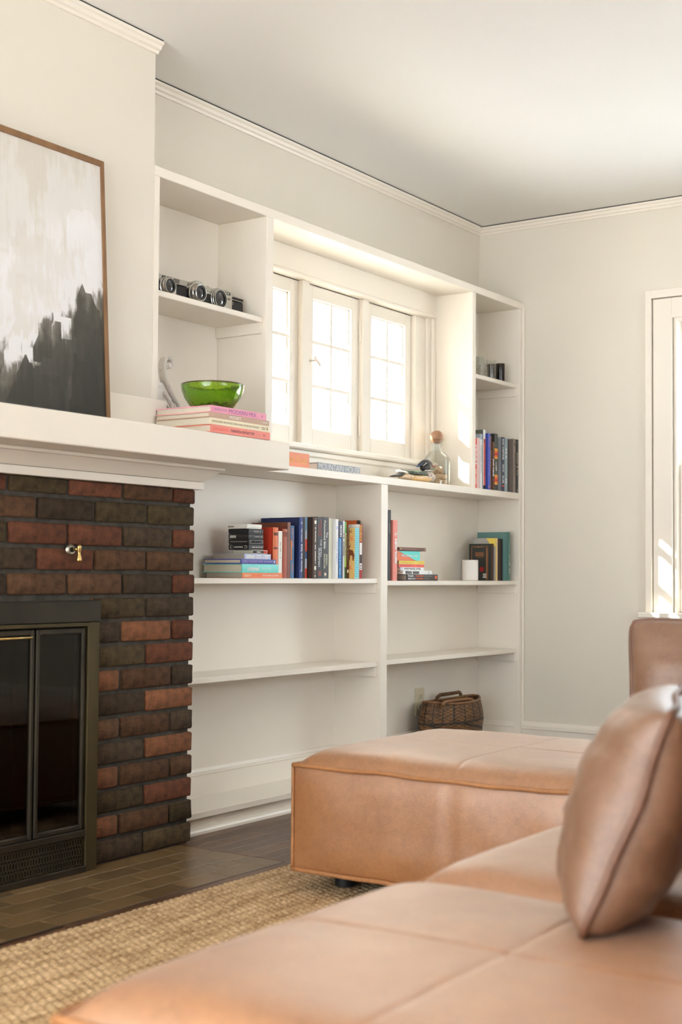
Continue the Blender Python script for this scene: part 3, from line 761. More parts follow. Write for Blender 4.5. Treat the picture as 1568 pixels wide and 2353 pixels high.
# horizon height: local z (0 bottom .. .74 top) plus rise to the right (x) and noise
big = nz(5.5, (1, 1, 0.8), 3); streak = nz(9, (5, 1, 0.6), 8, 0.7); fine = nz(34, (1, 1, 0.5), 6, 0.7)
h1 = mth('ADD', mth('MULTIPLY_ADD', sp.outputs['X'], -0.60, sp.outputs['Z']), 0.145)
h2 = mth('MULTIPLY_ADD', mth('SUBTRACT', big, 0.5), 0.22, h1)
h3 = mth('MULTIPLY_ADD', mth('SUBTRACT', streak, 0.5), 0.17, h2)
vmp = N.new('ShaderNodeMapping'); vmp.inputs['Scale'].default_value = (13, 13, 7); L.new(tc.outputs['Object'], vmp.inputs[0])
vor = N.new('ShaderNodeTexVoronoi'); vor.distance = 'CHEBYCHEV'; vor.inputs['Scale'].default_value = 1.0; L.new(vmp.outputs[0], vor.inputs[0])
vs_ = N.new('ShaderNodeSeparateColor'); L.new(vor.outputs['Color'], vs_.inputs[0])
h35 = mth('MULTIPLY_ADD', mth('SUBTRACT', vs_.outputs[0], 0.5), 0.12, h3)
h4 = mth('MULTIPLY_ADD', mth('SUBTRACT', fine, 0.5), 0.12, h35)
rp = N.new('ShaderNodeValToRGB'); cr = rp.color_ramp; cr.elements[0].position = 0.0; cr.elements[0].color = (*S(38, 36, 30), 1)
cr.elements[1].position = 1.0; cr.elements[1].color = (*S(214, 210, 203), 1)
for p_, c_ in ((0.10, S(52, 49, 42)), (0.20, S(74, 71, 62)), (0.255, S(120, 114, 106)), (0.285, S(222, 221, 222)), (0.45, S(228, 227, 228)), (0.60, S(216, 213, 208))):
    q = cr.elements.new(p_); q.color = (*c_, 1)
L.new(h4, rp.inputs[0]); 
patch = nz(4.2, (1, 1, 0.7), 4); rp2 = N.new('ShaderNodeValToRGB'); rp2.color_ramp.elements[0].position = 0.46; rp2.color_ramp.elements[1].position = 0.54
L.new(mth('MULTIPLY_ADD', mth('SUBTRACT', streak, 0.5), 0.5, patch), rp2.inputs[0])
mxc = N.new('ShaderNodeMix'); mxc.data_type = 'RGBA'; mxc.blend_type = 'MULTIPLY'
L.new(mth('MULTIPLY', rp2.outputs[0], mth('GREATER_THAN', h4, 0.33)), mxc.inputs[0]); L.new(rp.outputs[0], mxc.inputs[6]); mxc.inputs[7].default_value = (0.92, 0.89, 0.84, 1)
L.new(mxc.outputs[2], b.inputs['Base Color'])
bpn = N.new('ShaderNodeBump'); bpn.inputs['Strength'].default_value = 0.3; bpn.inputs['Distance'].default_value = 0.002; L.new(streak, bpn.inputs['Height']); L.new(bpn.outputs[0], b.inputs['Normal'])
frame_w = M('pine_frame', (0.27, 0.145, 0.062), 0.5, col2=(0.19, 0.095, 0.04), vscale=10, stretch=(3, 3, 1), bump=0.2, bscale=80)
lean = math.atan2(0.040, 0.742)
pn = thing('framed_painting', 'large framed abstract painting in white and charcoal leaning on the mantel', 'painting', (2.30, -0.080, MZ1+0.0005), (-lean, 0, 0))
PW0, PW1, PH = -0.60, 0.402, 0.744
box('canvas', PW0+0.008, PW1-0.010, 0.003, 0.030, 0.008, PH-0.010, pt_m, pn, local=True)
for nm, bb in (('frame_side', (PW1-0.013, PW1, -0.002, 0.034, 0, PH)), ('frame_side', (PW0, PW0+0.011, -0.002, 0.034, 0, PH)),
               ('frame_rail', (PW0+0.011, PW1-0.013, -0.002, 0.034, PH-0.017, PH)), ('frame_rail', (PW0+0.011, PW1-0.013, -0.002, 0.034, 0, 0.010))):
    box(nm, *bb, frame_w, pn, bev=0.001, local=True)

# ================================================================== books
pagem = M('book_pages', S(214, 204, 186), 0.85, var=0.10, vscale=30, stretch=(1, 1, 60))
pageg = M('book_pages_grey', S(176, 168, 154), 0.85, var=0.10, vscale=30, stretch=(1, 1, 60))
def cov(col, rough=0.45):
    return M('cover_%d_%d_%d' % col, tuple(min(0.85, c*1.35+0.004) for c in S(*col)), rough, var=0.05, vscale=12, spec=0.4)
def book(name, label, mode, o, L_, T, W, col, page=pagem, soft=False, group=None, sp_round=0.0, spine_col=None):
    """mode 'up': spine faces -Y, o = lower left front corner; mode 'flat': spine faces -Y lying, o = lower left front corner"""
    ox, oy, oz = o
    if mode == 'up': f = lambda a_, t, w_: (ox+t, oy+w_, oz+a_)
    else: f = lambda a_, t, w_: (ox+a_, oy+w_, oz+t)
    c = min(0.0028 if not soft else 0.0012, T*0.22)
    root = thing(name, label, 'book', f(0, 0, 0), group=group)
    bm = bmesh.new()
    def bx(a0, a1, t0, t1, w0, w1, bev=0.0005):
        p, q = f(a0, t0, w0), f(a1, t1, w1)
        bm_box(bm, min(p[0], q[0]), max(p[0], q[0]), min(p[1], q[1]), max(p[1], q[1]), min(p[2], q[2]), max(p[2], q[2]), bev)
    bx(0, L_, 0, c, 0.001, W); bx(0, L_, T-c, T, 0.001, W)
    mats = [cov(col)]
    bm_obj('cover', bm, mats[0], root)
    bm = bmesh.new()
    prof = []
    for i in range(7):
        s = i/6; prof.append((T*s, -sp_round*T*(1-(2*s-1)**2)))
    ring = lambda a_: [f(a_, t, w_) for t, w_ in prof]+[f(a_, T, c*1.1), f(a_, 0, c*1.1)]
    bm_loft(bm, [ring(0), ring(L_)])
    spine = bm_obj('spine', bm, cov(spine_col or col), root)
    i0 = 0.0 if soft else 0.003
    bm = bmesh.new(); p, q = f(i0+0.0002, c, c), f(L_-i0-0.0002, T-c, W-(0.0003 if soft else 0.004))
    bm_box(bm, min(p[0], q[0]), max(p[0], q[0]), min(p[1], q[1]), max(p[1], q[1]), min(p[2], q[2]), max(p[2], q[2]))
    bm_obj('pages', bm, page, root)
    root_info = dict(f=f, L=L_, T=T, rnd=sp_round, mode=mode, root=root, spine=spine)
    return root_info
def title(bk, text, pos, length, hgt, col, toff=0.5, flip=False, bold=0.0, upright=False):
    """pos: centre along the reading direction 0..1, length: fraction of the spine length, hgt: fraction of thickness"""
    f, L_, T = bk['f'], bk['L'], bk['T']
    wv = -bk['rnd']*T*(1-(2*toff-1)**2)-0.0006
    if bk['mode'] == 'up':
        org = f(L_*(1-pos), T*toff, wv); xd, yd = (0, 0, -1), (1, 0, 0)
    else:
        org = f(L_*pos, T*toff, wv); xd, yd = (1, 0, 0), (0, 0, 1)
    if flip: xd, yd = tuple(-c for c in xd), tuple(-c for c in yd)
    if upright and bk['mode'] == 'up': xd, yd = (1, 0, 0), (0, 0, 1); return lettering(text, org, xd, yd, T*length, T*hgt, flat(S(*col)), bk.get('spine', bk['root']), bold=bold)
    return lettering(text, org, xd, yd, L_*length, T*hgt, flat(S(*col)), bk.get('spine', bk['root']), bold=bold)
_rm = random.Random(21)
def marks(bk, pos, length, hgt, col, toff=0.5):
    """small illegible print: a row of tiny bars"""
    f, L_, T = bk['f'], bk['L'], bk['T']; a_ = pos-length/2; bm = bmesh.new(); h = T*hgt
    wv = -bk['rnd']*T*(1-(2*toff-1)**2)-0.0006
    while a_ < pos+length/2:
        w_ = 0.6*h*_rm.uniform(0.5, 1.0)/L_
        if _rm.random() > 0.16:
            q = []
            for s_, d_ in ((a_, -0.5), (a_+w_, -0.5), (a_+w_, _rm.uniform(0.3, 0.5)), (a_, _rm.uniform(0.3, 0.5))):
                aa = L_*(1-s_) if bk['mode'] == 'up' else L_*s_
                q.append(bm.verts.new(f(aa, T*toff+h*d_, wv)))
            bm.faces.new(q)
        a_ += w_*1.35
    return bm_obj('small_print', bm, flat(S(*col)), bk.get('spine', bk['root']))
def band(bk, p0, p1, col, t0=0.0, t1=1.0, name='printed_band'):
    f, L_, T = bk['f'], bk['L'], bk['T']
    bm = bmesh.new(); n_ = 6; rings = []
    for s in (p0, p1):
        a_ = L_*(1-s) if bk['mode'] == 'up' else L_*s
        rings.append([f(a_, T*(t0+(t1-t0)*i/n_), -bk['rnd']*T*(1-(2*(t0+(t1-t0)*i/n_)-1)**2)-0.0003) for i in range(n_+1)])
    bm_loft(bm, rings, closed=False)
    return bm_obj(name, bm, flat(S(*col)), bk.get('spine', bk['root']))
ROW = {'x': -9, 'max': 99}
def up(name, label, u0, u1, vtop, zs, col, depth=0.15, yf=0.022, vref=None, **kw):
    """upright book from pixel columns of its spine and the pixel row of its top"""
    p0 = onY(u0, vtop, yf); p1 = onY(u1, vtop, yf); h = p0.z*0.5+p1.z*0.5-zs
    xa = max(p0.x, ROW['x']+0.0003); xb = max(p1.x, xa+0.004)
    if xb > ROW['max']: xa -= xb-ROW['max']; xb = ROW['max']
    ROW['x'] = xb
    return book(name, label, 'up', (xa, yf, zs+0.0003), h, xb-xa, depth, col, **kw)
def lay_flat(name, label, u0, u1, z0, t, col, depth, yf, vr, **kw):
    p0 = onY(u0, vr, yf); p1 = onY(u1, vr, yf)
    return book(name, label, 'flat', (p0.x, yf, z0+0.0002), p1.x-p0.x, t-0.0003, depth, col, **kw)

# ---- lower left bay, shelf one: zoom frame (440,1150) x3.409
ZS = 0.783
zx = lambda x: 440+x/3.409
zy = lambda y: 1150+y/3.409
def stack(z0, items, yf0, sc_px):
    z = z0; out = []
    for it in items: pass
G1 = 'books in the stack beside the brick'
yf = 0.020
def mm(px, u, v, y): # vertical pixels -> metres at the depth of plane y near (u,v)
    return onY(u, v, y).z-onY(u, v+px, y).z
z = ZS
lst = [('surf', 400, 712, 43, 0.150, (232, 118, 74), pageg), ('unt', 397, 680, 70, 0.165, (112, 196, 190), pagem), ('kiss', 388, 662, 38, 0.158, (70, 72, 140), pagem), ('mind', 415, 622, 42, 0.130, (160, 168, 200), pageg)]
lab = {'surf': 'orange-spined book at the bottom of the stack beside the brick', 'unt': 'thick turquoise book lying second from the bottom beside the brick', 'kiss': 'indigo book lying on the turquoise one beside the brick', 'mind': 'pale lavender book lying under the small black boxes'}
bks = {}
for k, a0, a1, tz, dep, col, pg in lst:
    t = mm(tz/3.409, zx(a0), 1300, yf)
    bks[k] = lay_flat('book', lab[k], zx(a0), zx(a1), z, t, col, dep, yf, 1310, page=pg, soft=(k in ('surf', 'mind')), sp_round=0.06 if k in ('unt', 'kiss') else 0); z += t
title(bks['surf'], 'let my people go surfing', 0.70, 0.40, 0.42, (250, 236, 220)); title(bks['surf'], 'yvon chouinard', 0.36, 0.22, 0.32, (214, 78, 44)); marks(bks['surf'], 0.13, 0.16, 0.13, (250, 220, 190), 0.6); marks(bks['surf'], 0.12, 0.13, 0.13, (250, 220, 190), 0.38)
title(bks['unt'], 'untamed', 0.29, 0.32, 0.55, (252, 244, 226), bold=0.03); title(bks['unt'], 'glennon doyle', 0.65, 0.26, 0.34, (250, 240, 220))
title(bks['kiss'], 'GIRLS CAN KISS NOW', 0.33, 0.56, 0.42, (176, 156, 205)); title(bks['kiss'], 'JILL GUTOWITZ', 0.77, 0.24, 0.32, (196, 190, 220)); band(bks['kiss'], 0.93, 0.965, (226, 226, 236), 0.25, 0.75)
marks(bks['mind'], 0.20, 0.34, 0.75, (238, 240, 250)); marks(bks['mind'], 0.66, 0.54, 0.32, (238, 240, 250), 0.7); marks(bks['mind'], 0.66, 0.54, 0.32, (238, 240, 250), 0.3)
# small card boxes on top
def card_box(label, u0, u1, z0, t, depth, yf, vr, col, lbl=None, col2=None):
    p0 = onY(u0, vr, yf); p1 = onY(u1, vr, yf)
    root = thing('card_box', label, 'box', (p0.x, yf, z0), group='small boxes stacked beside the red book')
    o = box('lid', p0.x, p1.x, yf, yf+depth, z0+t*0.25, z0+t-0.0004, cov(col), root, bev=0.001)
    box('tray', p0.x+0.0008, p1.x-0.0008, yf+0.0008, yf+depth-0.0008, z0+0.0003, z0+t*0.25-0.0002, cov(col2 or col), root, bev=0.0005)
    d = dict(f=lambda a_, t_, w_: (p0.x+a_, yf+w_, z0+t_), L=p1.x-p0.x, T=t, rnd=0, mode='flat', root=root)
    return d, p0.x, z0, t, depth
tb = []
for k, (a0, a1, tz, col, lb) in enumerate([(482, 598, 32, (214, 200, 178), 'cream box with a black and red end at the foot of the small box pile'), (450, 567, 43, (34, 32, 30), 'lowest of the four black card boxes, with a white outlined label'),
        (450, 566, 41, (30, 29, 28), 'black card box with a bordered title panel, second lowest of the black ones'), (449, 565, 40, (33, 31, 30), 'black card box with a barcode on its side'),
        (448, 564, 42, (28, 27, 27), 'topmost of the four black card boxes'), (436, 552, 37, (222, 212, 200), 'cream card box on top of the pile of black boxes')]):
    t = mm(tz/3.409, zx(a0), 1250, yf)
    yb_ = 0.026
    d, bx_, bz_, bt_, bd_ = card_box(lb, zx(a0), zx(a1), z, t, 0.085 if k else 0.083, yb_, 1250, col, col2=(40, 38, 36) if 0 < k < 5 else None); z += t
    r_ = d['root']
    side = lambda txt, yc, zc, wd, hg, c_: lettering(txt, (bx_-0.0006, yb_+bd_*yc, bz_+bt_*zc), (0, -1, 0), (0, 0, 1), bd_*wd, bt_*hg, flat(S(*c_)), r_)
    def side_marks(wd, zc, hg, c_, yc=0.5):
        bm = bmesh.new(); y_ = yb_+bd_*(yc+wd/2)
        while y_ > yb_+bd_*(yc-wd/2):
            w_ = bt_*hg*_rm.uniform(0.3, 0.7); bm.faces.new([bm.verts.new((bx_-0.0006, a1_, b1_)) for a1_, b1_ in ((y_, bz_+bt_*(zc-hg/2)), (y_-w_, bz_+bt_*(zc-hg/2)), (y_-w_, bz_+bt_*(zc+hg/2)), (y_, bz_+bt_*(zc+hg/2)))]); y_ -= w_*1.5
        bm_obj('small_print', bm, flat(S(*c_)), r_)
    def side_frame():
        for sg in (-1, 1):
            boxes('label_bracket', [(bx_-0.0007, bx_-0.0001, yb_+bd_*(0.5+sg*0.40)-0.0005, yb_+bd_*(0.5+sg*0.40)+0.0005, bz_+bt_*0.3, bz_+bt_*0.72)]+[(bx_-0.0007, bx_-0.0001, yb_+bd_*(0.5+sg*0.34)-0.004, yb_+bd_*(0.5+sg*0.34)+0.004, bz_+bt_*q-0.0005, bz_+bt_*q+0.0005) for q in (0.3, 0.72)], flat(S(210, 204, 194)), r_, bev=0)
    if k == 0:
        band(d, 0.0, 0.72, (40, 36, 34), 0.15, 0.85); band(d, 0.72, 0.96, (176, 44, 38), 0.15, 0.85); marks(d, 0.40, 0.28, 0.30, (230, 225, 215))
    if k == 1: marks(d, 0.55, 0.7, 0.2, (190, 186, 178)); side_marks(0.42, 0.5, 0.16, (220, 214, 204)); side_frame()
    if k == 2: band(d, 0.08, 0.92, (150, 144, 136), 0.22, 0.80); band(d, 0.10, 0.90, (30, 28, 34), 0.27, 0.75).location.y -= 0.0003; marks(d, 0.42, 0.4, 0.36, (224, 218, 210)); side_marks(0.8, 0.5, 0.14, (150, 144, 136))
    if k == 3:
        marks(d, 0.66, 0.5, 0.22, (170, 166, 160))
        for q in range(9): box('barcode', bx_-0.0008, bx_-0.0002, yb_+bd_*(0.62+0.034*q), yb_+bd_*(0.62+0.034*q+0.022), bz_+bt_*0.25, bz_+bt_*0.75, flat(S(206, 202, 194)), r_, bev=0)
    if k == 4: marks(d, 0.55, 0.42, 0.4, (130, 126, 122))
    if k == 5: side_marks(0.3, 0.45, 0.3, (90, 60, 56), 0.78)

# upright books of the lower left bay
ROW['x'] = onY(zx(598), 1290, 0.02).x-0.02
def ul(label, a0, a1, top, col, depth=0.15, yf_=0.024, **kw): return up('book', label, zx(a0), zx(a1), zy(top), ZS, col, depth, yf_, **kw)
b_ = ul('red hardcover with an orange-tan spine, first upright book beside the boxes', 640, 681, 212, (176, 52, 34), 0.115, spine_col=(196, 104, 66), sp_round=0.08)
band(b_, 0.10, 0.16, (96, 52, 42), 0.1, 0.9); band(b_, 0.39, 0.43, (120, 62, 48), 0.1, 0.9)
b_ = ul('slim white book between the two red hardcovers', 684, 712, 240, (226, 214, 200), 0.11); marks(b_, 0.40, 0.34, 0.25, (150, 130, 116))
b_ = ul('slim dark red book beside the slim white one', 715, 752, 224, (140, 46, 34), 0.12, spine_col=(146, 72, 52), sp_round=0.06); band(b_, 0.06, 0.16, (118, 56, 44), 0.1, 0.9)
b_ = ul('tall brown hardcover just left of the slim blue and orange book', 754, 778, 172, (104, 56, 38), 0.155)
b_ = ul('slim blue and orange book leaning against the navy hardcover', 780, 806, 198, (58, 98, 140), 0.135, soft=True)
band(b_, 0.0, 0.28, (58, 98, 140)); band(b_, 0.27, 0.66, (190, 112, 58), 0.0, 0.35); title(b_, 'BORN TO RUN', 0.22, 0.34, 0.55, (190, 118, 74)); marks(b_, 0.80, 0.16, 0.4, (150, 92, 60)); marks(b_, 0.56, 0.24, 0.3, (40, 66, 96))
b_ = ul('tall navy hardcover with white spine lettering', 846, 875, 134, (36, 46, 84), 0.165, spine_col=(48, 62, 112), sp_round=0.1)
title(b_, 'Stories that Stick', 0.66, 0.46, 0.52, (232, 234, 242), bold=0.01, flip=True); title(b_, 'KINDRA HALL', 0.29, 0.22, 0.36, (200, 206, 226), flip=True); title(b_, 'X', 0.09, 0.45, 0.35, (220, 224, 236), upright=True)
b_ = ul('slim charcoal book right of the navy hardcover', 878, 892, 132, (60, 58, 60), 0.15, yf_=0.030)
b_ = ul('slim red, white and blue spined book next to the charcoal one', 893, 908, 132, (176, 186, 200), 0.15, yf_=0.030, soft=True)
band(b_, 0.0, 0.22, (120, 160, 190)); band(b_, 0.36, 0.56, (208, 86, 70)); band(b_, 0.56, 0.68, (72, 98, 140)); band(b_, 0.84, 1.0, (204, 74, 62))
b_ = ul('dark brown hardcover with small white lettering', 952, 985, 134, (58, 44, 38), 0.15, yf_=0.012, spine_col=(74, 58, 50), sp_round=0.1)
marks(b_, 0.27, 0.26, 0.24, (226, 218, 206)); marks(b_, 0.60, 0.30, 0.24, (226, 218, 206)); band(b_, 0.05, 0.105, (222, 214, 204), 0.3, 0.75); band(b_, 0.80, 0.86, (222, 214, 196), 0.3, 0.75); band(b_, 0.955, 0.965, (222, 214, 196), 0.3, 0.75)
b_ = ul('black paperback with red and white lettering', 988, 1030, 130, (30, 29, 31), 0.15, soft=True)
title(b_, 'THE FIFTH', 0.50, 0.28, 0.3, (228, 224, 216), toff=0.68); title(b_, 'HORSEMAN', 0.66, 0.30, 0.36, (230, 226, 220), toff=0.36); title(b_, 'DOMINIQUE LAPIERRE', 0.18, 0.28, 0.2, (196, 62, 44), toff=0.64); title(b_, 'LARRY COLLINS', 0.22, 0.2, 0.18, (196, 62, 44), toff=0.3); band(b_, 0.88, 0.96, (150, 70, 56), 0.3, 0.7)
b_ = ul('black paperback with cream lettering beside a cream spine', 1032, 1075, 131, (44, 42, 44), 0.15, soft=True)
title(b_, 'Poisonwood Bible', 0.29, 0.46, 0.36, (240, 232, 208), toff=0.32, bold=0.01); title(b_, 'The', 0.29, 0.09, 0.3, (240, 232, 208), toff=0.72); title(b_, 'KINGSOLVER', 0.72, 0.24, 0.27, (232, 216, 180), toff=0.3); title(b_, 'BARBARA', 0.70, 0.18, 0.25, (232, 216, 180), toff=0.7); band(b_, 0.91, 0.955, (206, 196, 170), 0.3, 0.65)
b_ = ul('plain cream spine between the black paperback and the white one', 1079, 1103, 143, (226, 212, 188), 0.145, yf_=0.028, soft=True); marks(b_, 0.30, 0.45, 0.25, (246, 240, 226))
b_ = ul('white paperback with pale blue lettering', 1133, 1152, 147, (226, 228, 240), 0.15, yf_=0.015, soft=True, spine_col=(226, 230, 244))
title(b_, 'THINK', 0.46, 0.18, 0.5, (120, 150, 206)); title(b_, 'Again', 0.66, 0.18, 0.55, (104, 140, 204)); marks(b_, 0.15, 0.05, 0.5, (130, 150, 200))
b_ = ul('navy and blue city guidebook', 1156, 1188, 164, (30, 38, 70), 0.135, soft=True)
band(b_, 0.29, 1.0, (46, 124, 188), 0.0, 0.62); title(b_, 'MOON', 0.17, 0.2, 0.5, (246, 248, 252), bold=0.03); title(b_, 'MINNEAPOLIS & ST. PAUL', 0.63, 0.62, 0.26, (196, 220, 240), toff=0.32)
b_ = ul('slim white book with bold black lettering', 1190, 1202, 160, (232, 228, 220), 0.14, soft=True); marks(b_, 0.42, 0.40, 0.6, (40, 38, 38))
b_ = ul('green and dark photo guidebook', 1203, 1216, 168, (62, 96, 58), 0.135, soft=True); band(b_, 0.0, 0.2, (92, 156, 84)); band(b_, 0.2, 0.62, (196, 196, 150)); band(b_, 0.62, 0.8, (168, 198, 98)); marks(b_, 0.42, 0.38, 0.4, (70, 64, 50))
b_ = ul('brown field guide with tan lettering', 1218, 1238, 210, (84, 50, 34), 0.12, soft=True); title(b_, 'Midwest Foraging', 0.27, 0.52, 0.45, (216, 190, 150)); marks(b_, 0.62, 0.16, 0.25, (190, 160, 124)); band(b_, 0.83, 0.89, (226, 214, 180), 0.2, 0.8)
bm_ = ul('tan book with a brown moose on its cover and a turquoise spine', 1284, 1314, 216, (216, 170, 104), 0.105, yf_=-0.0005, spine_col=(118, 192, 200), soft=True)
for q in range(22): band(bm_, 0.02+q*0.044, 0.02+q*0.044+0.02, (98, 172, 184))
# moose silhouette and letters on the cover facing left
cx, cy, cz = bm_['root'].location.x-0.0005, -0.0005, ZS
h_ = bm_['L']
def on_cover(pts, col, nm):
    bm = bmesh.new(); bm.faces.new([bm.verts.new((cx, cy+p_, cz+h_*q_)) for p_, q_ in pts]); bm_obj(nm, bm, flat(S(*col)), bm_['root'])
on_cover([(0.002, 0.46), (0.010, 0.56), (0.024, 0.575), (0.034, 0.60), (0.042, 0.575), (0.038, 0.53), (0.040, 0.36), (0.036, 0.36), (0.034, 0.47), (0.027, 0.45), (0.026, 0.36), (0.022, 0.36), (0.021, 0.46), (0.012, 0.45), (0.010, 0.35), (0.006, 0.35)], (112, 58, 30), 'moose_print')
on_cover([(0.024, 0.60), (0.016, 0.70), (0.020, 0.63), (0.028, 0.66), (0.026, 0.60)], (112, 58, 30), 'antler_print')
for tx, yy_, zz_, hh_, c_ in (('H', 0.020, 0.93, 0.05, (150, 98, 58)), ('K', 0.012, 0.79, 0.06, (216, 120, 66)), ('K', 0.018, 0.22, 0.06, (216, 120, 66))):
    lettering(tx, (cx, cy+yy_, cz+h_*zz_), (0, -1, 0.2), (0, 0.2, 1), None, h_*hh_*1.4, flat(S(*c_)), bm_['root'], bold=0.03)
row_end = ROW['x']; ROW['x'] = -9
b_ = up('book', 'orange and black banded book at the back of the row', zx(1298), zx(1324), zy(157), ZS, (186, 92, 46), 0.11, 0.075)
for q in range(5): band(b_, 0.0+q*0.2, 0.08+q*0.2, (46, 38, 34))
ROW['x'] = row_end
b_ = ul('slim red and yellow travel guide at the end of the row', 1320, 1338, 188, (224, 218, 208), 0.05, yf_=0.012, soft=True)
band(b_, 0.0, 0.34, (164, 38, 32)); title(b_, 'Scandinavia', 0.17, 0.30, 0.6, (242, 200, 74), bold=0.02); band(b_, 0.56, 0.72, (58, 46, 44)); band(b_, 0.84, 1.0, (158, 34, 34)); marks(b_, 0.78, 0.05, 0.6, (40, 36, 36))

ROW['x'] = -9
# ---- lower right bay, shelf one: zoom frame (870,1150) x4.356
ZR = 0.775
rx = lambda x: 870+x/4.356
ry = lambda y: 1150+y/4.356
b_ = up('book', 'tall black book against the centre divider', rx(90), rx(126), ry(95), ZR, (44, 42, 44), 0.17, 0.024, sp_round=0.1); marks(b_, 0.26, 0.14, 0.3, (120, 118, 116))
b_ = up('book', 'tall salmon book with bold white lettering', rx(127), rx(190), ry(197), ZR, (228, 128, 116), 0.17, 0.016, sp_round=0.12)
title(b_, 'NEW YORK', 0.52, 0.42, 0.52, (250, 240, 234), bold=0.05); marks(b_, 0.225, 0.055, 0.24, (250, 240, 234), 0.68); marks(b_, 0.225, 0.055, 0.24, (250, 240, 234), 0.36)
lathe('emblem', [(0.0, 0), (0.0045, 0)], (onY(rx(158), 1330, 0.016).x, 0.0130, ZR+0.016), flat(S(246, 226, 220)), b_['root'], n=20, axis='Y', cap0=False, cap1=False)
z = ZR; yfr = 0.018
def rl(lb, a0, a1, tz, col, dep, yf_=yfr, **kw):
    global z
    t = mm(tz/4.356, rx(a0), 1310, yf_); r_ = lay_flat('book', lb, rx(a0), rx(a1), z, t, col, dep, yf_, 1310, **kw); z += t; return r_
b_ = rl('thick charcoal book at the bottom of the small stack', 287, 593, 66, (58, 54, 52), 0.085, page=pageg, sp_round=0.05)
title(b_, 'Draplin', 0.11, 0.17, 0.33, (236, 232, 226), toff=0.72, bold=0.02); title(b_, 'Design Co.', 0.14, 0.23, 0.33, (236, 232, 226), toff=0.3, bold=0.02)
title(b_, 'Pretty Much', 0.39, 0.25, 0.33, (226, 96, 60), toff=0.72, bold=0.02); title(b_, 'Everything', 0.39, 0.25, 0.33, (226, 96, 60), toff=0.3, bold=0.02)
title(b_, 'Aaron James', 0.68, 0.27, 0.3, (136, 128, 122), toff=0.72); title(b_, 'Draplin', 0.63, 0.17, 0.3, (136, 128, 122), toff=0.3); band(b_, 0.90, 0.965, (222, 92, 56), 0.3, 0.75)
b_ = rl('white book with upside-down black lettering over the charcoal book', 247, 535, 36, (226, 224, 222), 0.075, soft=True)
marks(b_, 0.31, 0.46, 0.85, (64, 62, 62)); marks(b_, 0.89, 0.04, 0.4, (140, 136, 134))
b_ = rl('shorter white book with upside-down title under the red booklet', 222, 456, 34, (230, 226, 222), 0.075, soft=True); title(b_, 'Feck Perfuction', 0.50, 0.70, 0.62, (40, 38, 38), flip=True, bold=0.02); band(b_, 0.0, 0.10, (190, 196, 204))
b_ = rl('slim coral booklet under the yellow one', 204, 457, 32, (220, 92, 82), 0.07, soft=True, page=pageg); marks(b_, 0.27, 0.46, 0.22, (170, 64, 60)); marks(b_, 0.78, 0.2, 0.2, (170, 64, 60)); title(b_, '3', 0.94, 0.025, 0.55, (60, 30, 30))
b_ = rl('slim yellow booklet under the orange and turquoise book', 206, 460, 33, (236, 186, 74), 0.07, soft=True, page=pageg); marks(b_, 0.30, 0.5, 0.22, (176, 134, 56)); marks(b_, 0.8, 0.2, 0.2, (176, 134, 56)); title(b_, '3', 0.94, 0.025, 0.55, (70, 50, 30))
b_ = rl('chunky orange and turquoise book near the top of the small stack', 189, 412, 100, (232, 112, 76), 0.06, soft=True, sp_round=0.03)
bk = b_; f = bk['f']; bm = bmesh.new(); bm.faces.new([bm.verts.new(f(bk['L']*q, bk['T']*s, -0.0016*(1-(2*s-1)**2)*0-0.0026)) for q, s in ((0.02, 0.985), (0.985, 0.985), (0.985, 0.03), (0.80, 0.03))]); bm_obj('printed_panel', bm, flat(S(96, 196, 188)), bk['root'])
o = title(bk, 'Mid-Century Ads', 0.50, 0.72, 0.34, (250, 244, 234), bold=0.02); o.location.y = -0.0022
# brown leather notebook with eyelets on top
p0 = onY(rx(189), 1265, 0.018); p1 = onY(rx(460), 1268, 0.018)
nbk = thing('notebook', 'slim brown leather notebook lying on top of the orange and turquoise book', 'notebook', (p0.x, 0.018, z+0.0003))
lb_ = M('notebook_leather', S(112, 74, 62), 0.5, var=0.12, vscale=30, bump=0.2, bscale=120)
t_ = mm(36/4.356, 915, 1265, 0.018)
box('cover', p0.x, p1.x, 0.010, 0.075, z+0.0004, z+t_, lb_, nbk, bev=0.0025, seg=2)
for q in (0.05, 0.94): lathe('eyelet', [(0.0012, -0.0008), (0.0022, -0.001), (0.0028, 0)], (p0.x+(p1.x-p0.x)*q, 0.0098, z+t_*0.52), brass, nbk, n=14, axis='Y')
tube('elastic', [(p0.x+(p1.x-p0.x)*0.78, 0.0095, z+0.0006), (p0.x+(p1.x-p0.x)*0.86, 0.0090, z+0.0007)], 0.0008, black_pl, nbk, n=6)

# right group: upright books seen from their left covers
def rr(label, a0, a1, top, col, depth, yf_, **kw): return up('book', label, rx(a0), rx(a1), ry(top), ZR, col, depth, yf_, **kw)
bd = rr('dark green hardcover with a copper ornamental border behind the white candle', 1131, 1156, 434, (40, 44, 40), 0.108, 0.040, spine_col=(66, 48, 38), sp_round=0.05)
X0 = bd['root'].location.x; Hh = bd['L']; cop = M('copper_print', (0.42, 0.17, 0.07), 0.4, metal=0.3)
def cov_rect(y0, y1, z0, z1, mat, nm='border'): return box(nm, X0-0.0006, X0-0.0001, 0.040+y0, 0.040+y1, ZR+Hh*z0, ZR+Hh*z1, mat, bd['root'], bev=0)
D_ = 0.108
cov_rect(0.016, 0.0175, 0.03, 0.93, cop); cov_rect(0.020, 0.0245, 0.03, 0.90, cop); cov_rect(0.094, 0.0965, 0.03, 0.93, cop); cov_rect(0.016, 0.096, 0.925, 0.935, cop); cov_rect(0.040, 0.060, 0.905, 0.915, cop); cov_rect(0.066, 0.084, 0.905, 0.915, cop)
cov_rect(0.060, 0.066, 0.895, 0.925, cop)
